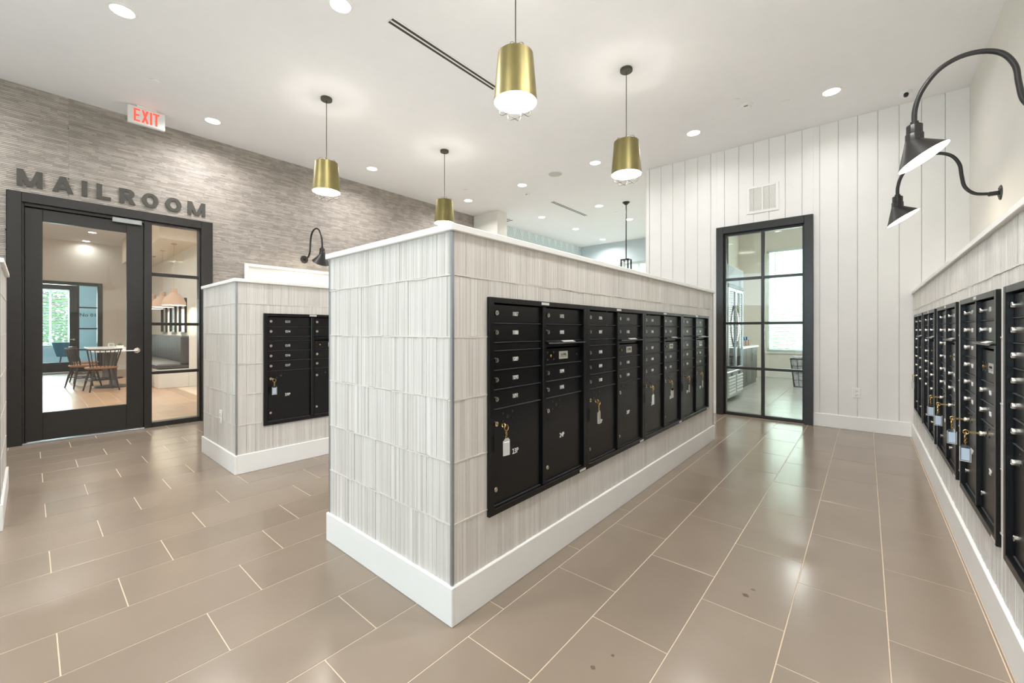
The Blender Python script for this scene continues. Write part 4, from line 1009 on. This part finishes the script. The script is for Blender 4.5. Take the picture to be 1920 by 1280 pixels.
# banquette
t = thing('banquette', 'charcoal channel tufted banquette seat against the white cafe wall', 'bench', (-13.3, 1.8, 0))
b = MB(); L0, L1 = -2.2, 1.82
b.bbox(L0, L1, 0.0, .68, 0, .40, .006); b.bbox(L1 + .0, L1 + .045, .52, .68, 0, 1.13, .005); b.build('base', M['creamwall'], t)
b = MB(); b.bbox(L0, L1 - .03, -.02, .62, .405, .52, .03); b.build('seat_cushion', M['vinyl'], t, True)
b = MB(); b.bbox(L0, L1, .50, .68, .50, 1.12, .02)
x = L0 + .05
while x < L1 - .12:
    for z0_, z1_ in ((.52, 1.1),): b.lathe([(0, 1.135), (.03, 1.125), (.046, 1.09), (.046, .53), (0, .52)], 10, (x, .50, 0), caps=False)
    x += .088
b.bbox(L1 - .09, L1, .38, .66, .50, 1.13, .03)
b.build('backrest', M['vinyl'], t, True)
# framed mirrors above banquette
for i, x in enumerate((-15.0, -13.9, -12.85)):
    t = thing('wall_mirror', ['left', 'middle', 'right'][i] + ' thin black framed mirror above the banquette', 'mirror', (x, 2.5, 1.62), 0, 'mirrors above the banquette')
    b = MB()
    for a0, a1, c0, c1 in ((-.30, -.28, -.42, .42), (.28, .30, -.42, .42), (-.28, .28, -.42, -.40), (-.28, .28, .40, .42)): b.box(a0, a1, -.05, -.001, c0, c1)
    b.build('frame', M['black'], t)
    b = MB(); b.box(-.28, .28, -.02, -.001, -.40, .40); b.build('glass', mat('mirror_glass%d' % i, (.8, .84, .85, 1), .12, metal=1, var=.02), t)
def cafe_pendant(x, label):
    t = thing('dome_pendant', label, 'pendant lamp', (x, 2.15, 3.22), 0, 'blush dome pendants over the banquette')
    b = MB(); b.lathe([(0, 0), (.05, 0), (.05, -.02), (0, -.02)], 16, caps=False); b.build('canopy', M['terra'], t)
    b = MB(); b.tube([(0, 0, -.02), (0, 0, -1.03)], .004, 6); b.build('cord', M['terra'], t)
    b = MB(); b.lathe([(0, -1.02), (.058, -1.02), (.058, -1.11), (.10, -1.15), (.18, -1.24), (.215, -1.34), (.218, -1.40)], 28, caps=False); b.k = 1
    b.lathe([(.218, -1.40), (.213, -1.40), (.175, -1.245), (.05, -1.13), (0, -1.13)], 28, caps=False); b.build('shade', [M['terra'], M['shadein']], t, True)
    b = MB(); b.lathe([(0, -1.18)] + [(.04 * math.sin(a), -1.22 + .04 * math.cos(a)) for a in [PI * i / 8 for i in range(1, 8)]] + [(0, -1.26)], 14, caps=False); b.build('bulb', M['bulb'], t, True)
    def lt(): l = bpy.data.lights.new('cafe_lamp', 'POINT'); l.energy = 7; l.color = (1, .9, .76); l.shadow_soft_size = .04; return l
    o = bpy.data.objects.new('cafe_lamp', cached('cafel', lt)); COL.objects.link(o); o.parent = t; o.location = (0, 0, -1.31)
cafe_pendant(-11.97, 'largest blush dome pendant, rightmost of three over the banquette')
cafe_pendant(-13.2, 'middle blush dome pendant over the banquette')
cafe_pendant(-14.4, 'leftmost blush dome pendant, partly hidden by the door stile')
for x, y, l in ((-16.1, 1.13, 'downlight in the cafe ceiling, nearer of two seen through the door'), (-17.8, 1.12, 'downlight in the cafe ceiling, farther of two seen through the door')): downlight(x, y, l, 1.5, 'cafe downlights')
for x, y, q_ in ((-9.5, .3, 'left'), (-13.0, -.3, 'rear left'), (-9.3, 2.2, 'right')): downlight(x, y, f'hidden downlight in the cafe ceiling, {q_} of the entrance', 30, 'cafe downlights')
# tables and windsor chairs
def cafe_table(x, y, label):
    t = thing('pedestal_table', label, 'table', (x, y, 0), 0, 'cafe tables')
    b = MB(); b.bbox(-.60, .60, -.36, .36, .785, .815, .004); b.build('tabletop', M['quartz'], t)
    b = MB(); b.lathe([(0, 0), (.32, 0), (.33, .012), (.30, .022), (.07, .03), (0, .03)], 28, caps=False); b.build('base', M['black'], t, True)
    b = MB(); b.lathe([(.065, .025), (.065, .785)], 20); b.build('column', M['grey'], t, True)
cafe_table(-12.75, 1.22, 'white topped pedestal table nearer the entrance door'); cafe_table(-15.0, 1.30, 'white topped pedestal table farther into the cafe')
def windsor(x, y, rz, label):
    t = thing('windsor_chair', label, 'chair', (x, y, 0), rz, 'black spindle back chairs')    # faces local +y
    b = MB(); n = 24; ring = lambda r_, z_: [(r_ * 1.08 * math.cos(2 * PI * i / n), r_ * .98 * math.sin(2 * PI * i / n), z_) for i in range(n)]
    vs = ring(.20, .455) + ring(.232, .47) + ring(.235, .492) + ring(.215, .500) + ring(.12, .492)
    fs = [(i * n + k, i * n + (k + 1) % n, (i + 1) * n + (k + 1) % n, (i + 1) * n + k) for i in range(4) for k in range(n)] + [tuple(range(n))[::-1], tuple(range(4 * n, 5 * n))]
    b.add(vs, fs); b.build('seat', M['seatwood'], t, True)
    for sx, sy in ((-1, -1), (1, -1), (-1, 1), (1, 1)):
        b = MB(); b.tube([(sx * .14, sy * .13, .465), (sx * .18, sy * .18, .25), (sx * .225, sy * .225, 0)], [.015, .020, .012], 8); b.build('leg', M['chairwood'], t, True)
    b = MB(); b.tube([(-.185, -.19, .22), (-.185, .19, .22)], .009, 6); b.tube([(.185, -.19, .22), (.185, .19, .22)], .009, 6); b.tube([(-.185, 0, .22), (.185, 0, .22)], .009, 6); b.build('stretcher', M['chairwood'], t)
    rail = [(.265 * math.sin(a) * 1.05, -.215 - .10 * math.cos(a) + .06, .845 + .012 * abs(math.sin(a))) for a in [math.radians(-75 + 150 * i / 12) for i in range(13)]]
    b = MB(); b.tube(rail, .017, 8); b.build('top_rail', M['chairwood'], t, True)
    for i in range(9):
        a = math.radians(-68 + 136 * i / 8); top = (.265 * math.sin(a) * 1.03, -.155 - .10 * math.cos(a), .842); bot = (.20 * math.sin(a), -.05 - .145 * math.cos(a), .485)
        b = MB(); b.tube([bot, top], .0075 if i not in (0, 8) else .012, 6); b.build('spindle', M['chairwood'], t)
windsor(-12.06, .98, PI / 2 + .15, 'black spindle back chair nearest the entrance door, back towards the viewer')
windsor(-13.05, .78, .25, 'black spindle back chair at the left side of the near cafe table')
windsor(-14.3, .88, .1, 'black spindle back chair at the farther cafe table')
# table decor
t = thing('potted_succulent', 'small succulent in a white pot on the near cafe table', 'plant', (-12.72, 1.33, .815))
b = MB(); b.lathe([(0, 0), (.05, 0), (.062, .10), (.056, .10), (.05, .085), (0, .085)], 20, caps=False); b.build('pot', M['white'], t, True)
b = MB(); random.seed(4)
for ring_, (cnt, tl, ln) in enumerate(((9, .35, .09), (8, .75, .085), (6, 1.15, .07))):
    for i in range(cnt):
        a = 2 * PI * i / cnt + ring_ * .4; d = Vector((math.cos(a) * math.cos(tl), math.sin(a) * math.cos(tl), math.sin(tl))); s_ = Vector((-math.sin(a), math.cos(a), 0)); u_ = d.cross(s_)
        c = Vector((0, 0, .088)); p = [c, c + d * ln * .5 + s_ * .016, c + d * ln, c + d * ln * .5 - s_ * .016, c + d * ln * .5 - u_ * .010]
        b.add(p, [(0, 1, 4), (1, 2, 4), (2, 3, 4), (3, 0, 4), (0, 3, 2, 1)])
b.build('leaves', M['succ'], t)
t = thing('table_sign', 'small clear card stand on the near cafe table beside the succulent', 'sign', (-12.85, 1.20, .815))
b = MB(); b.bbox(-.012, .012, -.05, .05, 0, .01, .002); b.build('foot', M['quartz'], t)
b = MB(); b.bbox(-.002, .002, -.05, .05, .01, .15, .0008); b.build('card', M['plate'], t)
b = MB()
for z_, w_ in ((.125, .035), (.112, .028), (.10, .036), (.085, .03)): b.box(.0021, .003, -w_, w_, z_ - .003, z_ + .003)
b.build('print_lines', M['ink'], t)

# ================================================================== VENDING ROOM BEHIND THE GLASS PANEL
b = MB(); b.box(-2.79, .9, FAR_Y + .02, 13.0, -.1, -.0015)
vf = struct('floor_vending', b, M['fgrout'], 'pale square tile floor of the vending room', 'floor')
floor_tiles(vf, (-2.70, .62), (FAR_Y + .13, 12.9), .66, .66, -1.9, .2, 0, .0, M['vtile'], [], gap=.004)
b = MB(); b.box(-2.86, -2.70, FAR_Y + .12, 13.05, 0, H)
struct('wall_vending_left', b, M['creamwall'], 'cream left wall of the vending room')
b = MB(); b.box(.62, .78, FAR_Y + .12, 13.05, 0, H)
struct('wall_vending_right', b, M['creamwall'], 'cream right wall of the vending room')
VW = (-2.03, .3, .69, 3.39); b = MB()
for r in minus((-2.7, .62, 0, H), [VW]): b.box(r[0], r[1], 12.9, 13.05, r[2], r[3])
struct('wall_vending_far', b, M['creamwall'], 'cream window wall of the vending room')
b = MB(); b.bbox(-2.05, .62, 12.88, 12.9, 0, .15); struct('baseboard_vending', b, M['white'], 'white baseboard below the vending room window', 'baseboard')
window('window_5', VW[0], VW[1], 12.9, VW[2], VW[3], 'vending room window with closed white blinds', mull=1, tilt=-.95, pitch=.05)
t = thing('drink_cooler', 'tall two door glass drink cooler with lit shelves in the vending room', 'cooler', (-2.22, 8.31, 0))
# front faces +x, local y from -.56 to .56
b = MB(); b.bbox(-.44, .40, -.56, .56, .06, .10); b.bbox(-.44, -.40, -.56, .56, .10, 2.25); b.bbox(-.40, .40, -.56, -.52, .10, 2.25); b.bbox(-.40, .40, .52, .56, .10, 2.25); b.bbox(-.44, .40, -.56, .56, 2.06, 2.10); b.bbox(-.40, .38, -.52, .52, .50, .54)
b.build('cabinet', M['steel'], t)
b = MB(); b.bbox(.38, .44, -.56, .56, 2.05, 2.38, .006); b.build('header_panel', M['offwall'], t)
b = MB(); b.bbox(.40, .45, -.56, .56, 1.99, 2.05, .004); b.build('header_band', M['dgrey'], t)
b = MB(); b.bbox(.38, .43, -.56, .56, .08, .52, .004); b.build('lower_grille_frame', M['steel'], t)
for s in (-1, 1):
    for i in range(6): z_ = .13 + i * .055; b = MB(); b.bbox(.43, .445, s * .28 - .24, s * .28 + .24, z_, z_ + .035, .004); b.build('grille_slat', M['quartz'], t)
    b = MB(); b.box(.431, .436, s * .28 - .07, s * .28 + .07, .45, .50); b.build('control_label', M['dgrey'], t)
    y0, y1 = sorted((s * .015, s * .55)); b = MB()
    for a0, a1, c0, c1 in ((y0, y0 + .04, .54, 1.99), (y1 - .04, y1, .54, 1.99), (y0 + .04, y1 - .04, .54, .59), (y0 + .04, y1 - .04, 1.94, 1.99)): b.bbox(.40, .44, a0, a1, c0, c1)
    dd = b.build('door', M['steel'], t)
    b = MB(); b.box(.418, .424, y0 + .04, y1 - .04, .59, 1.94); b.build('pane', M['glass'], dd)
    b = MB(); b.tube([(.445 + .02 * math.sin(PI * i / 12), s * (.035 + .085 * math.sin(PI * i / 12)), .95 + .75 * i / 12) for i in range(13)], .013, 8); b.build('bow_handle', M['chrome'], dd, True)
    b = MB(); b.box(.33, .35, s * .47 - .012, s * .47 + .012, .6, 1.93); b.build('led_strip', M['led'], t)
    b = MB(); b.box(.33, .35, s * .05 - .012, s * .05 + .012, .6, 1.93); b.build('led_strip', M['led'], t)
for i in range(6):
    z_ = .66 + i * .23; b = MB()
    for k in range(22): y_ = -.5 + k * (1.0 / 21); b.box(-.36, .31, y_ - .002, y_ + .002, z_, z_ + .004)
    for x in (-.36, 0, .31): b.box(x - .003, x + .003, -.5, .5, z_ - .004, z_)
    b.box(.315, .32, -.5, .5, z_ - .006, z_ + .03)
    b.build('wire_shelf', M['quartz'], t)
random.seed(6); bt = MB(); bt.lathe([(0, 0), (.030, 0), (.032, .01), (.032, .12), (.014, .165), (.013, .185), (0, .185)], 12, caps=False); bt_me = [bt.mesh('bottle', mat('bottle_%d' % i, c, .2, var=.05)) for i, c in enumerate((srgb(200, 210, 220), srgb(120, 130, 140), srgb(170, 190, 205)))]
for sh in range(6):
    for k in range(5):
        y_ = -.42 + k * .19 + random.uniform(-.02, .02)
        tag(place('bottle', random.choice(bt_me), None, (-2.22 + .12, 8.31 + y_, .664 + sh * .23)), f'pale drink bottle, {["first", "second", "third", "fourth", "fifth"][k]} along the {["lowest", "second lowest", "third", "fourth", "second highest", "highest"][sh]} shelf of the lit cooler', 'bottle', 'bottles in the drink cooler')
t = thing('base_cabinet', 'grey base cabinets along the left wall of the vending room', 'cabinet', (-2.34, 10.35, 0))
b = MB(); b.bbox(-.34, .30, -1.2, 1.2, .0, .85, .002); b.build('carcass', M['grey'], t)
for i in range(4): b = MB(); b.bbox(.302, .32, -1.19 + i * .6, -1.19 + i * .6 + .585, .10, .84, .002); q = b.build('door', M['grey'], t); b = MB(); b.bbox(.322, .34, -1.19 + i * .6 + (.53 if i % 2 == 0 else .04), -1.19 + i * .6 + (.542 if i % 2 == 0 else .052), .55, .72, .002); b.build('handle', M['chrome'], q)
b = MB(); b.bbox(-2.69, -1.99, 9.12, 11.58, .85, .89, .003); tag(b.build('worktop', M['quartz']), 'white worktop over the grey vending room cabinets', 'worktop')
t = thing('wall_cabinet', 'dark upper wall cabinet between the cooler and the window', 'cabinet', (-2.45, 9.35, 1.45))
b = MB(); b.bbox(-.24, .26, -.34, .34, -.0, .95, .004); b.build('carcass', M['dgrey'], t)
for s in (-1, 1): b = MB(); b.bbox(.262, .28, min(s * .005, s * .335), max(s * .005, s * .335), .01, .94, .003); b.build('door', M['black'], t)
random.seed(8)
for i in range(5):
    y_ = 10.15 + i * .27; t = thing('snack_basket', f'small snack display box with blue wrappers, {["nearest", "second", "middle", "fourth", "farthest"][i]} on the worktop', 'snack box', (-2.22, y_, .89), 0, 'snack boxes on the worktop')
    b = MB(); b.box(-.1, .1, -.1, .1, 0, .01)
    for a in (-.1, .09): b.box(a, a + .01, -.1, .1, .01, .13); b.box(-.09, .09, a, a + .01, .01, .13)
    b.build('box', M['snack'], t)
    b = MB()
    for k in range(6): a = random.uniform(-.05, .05); c = random.uniform(-.06, .06); h_ = random.uniform(.16, .22); b.bbox(a - .02, a + .02, c - .035, c + .035, .06, h_, .008)
    b.build('wrappers', M['blue'], t)
t = thing('waste_basket', 'square wire basket with a crumpled white liner under the window', 'basket', (-1.02, 11.18, 0))
b = MB(); s0, s1, hb = .19, .25, .62
cn = [(-1, -1), (1, -1), (1, 1), (-1, 1)]
for i in range(4):
    (ax, ay), (bx_, by_) = cn[i], cn[(i + 1) % 4]
    for z_, s_, r_ in ((.01, s0, .008), (hb, s1, .012)): b.tube([(ax * s_, ay * s_, z_), (bx_ * s_, by_ * s_, z_)], r_, 6)
    for k in range(4): u = k / 4; b.tube([((ax + (bx_ - ax) * u) * s0, (ay + (by_ - ay) * u) * s0, .01), ((ax + (bx_ - ax) * u) * s1, (ay + (by_ - ay) * u) * s1, hb)], .006, 6)
    for k in range(1, 4): s_ = s0 + (s1 - s0) * k / 4; b.tube([(ax * s_, ay * s_, hb * k / 4), (bx_ * s_, by_ * s_, hb * k / 4)], .005, 6)
b.build('wire_frame', M['black'], t)
b = MB(); n = 16; vs = []; fs = []; random.seed(3)
for j in range(7):
    z_ = .02 + (.58) * j / 6; s_ = (s0 + (s1 - s0) * j / 6) * .93
    for i in range(n):
        u = i / n * 4; k = int(u); f_ = u - k; (ax, ay), (bx_, by_) = cn[k], cn[(k + 1) % 4]
        q = 1 + random.uniform(-.06, .02); vs.append(((ax + (bx_ - ax) * f_) * s_ * q, (ay + (by_ - ay) * f_) * s_ * q, z_ + (random.uniform(.0, .12) if j == 6 else 0)))
for j in range(6):
    for i in range(n): fs.append((j * n + i, j * n + (i + 1) % n, (j + 1) * n + (i + 1) % n, (j + 1) * n + i))
vs.append((0, 0, .68)); fs += [(6 * n + i, 6 * n + (i + 1) % n, len(vs) - 1) for i in range(n)]; b.add(vs, fs); b.build('liner', M['paper'], t)
for x, y in ((-1.6, 8.4), (-1.1, 10.6)): downlight(x, y, f'downlight in the vending room ceiling, {"nearer" if y < 9 else "farther"} one', 12, 'vending room downlights')
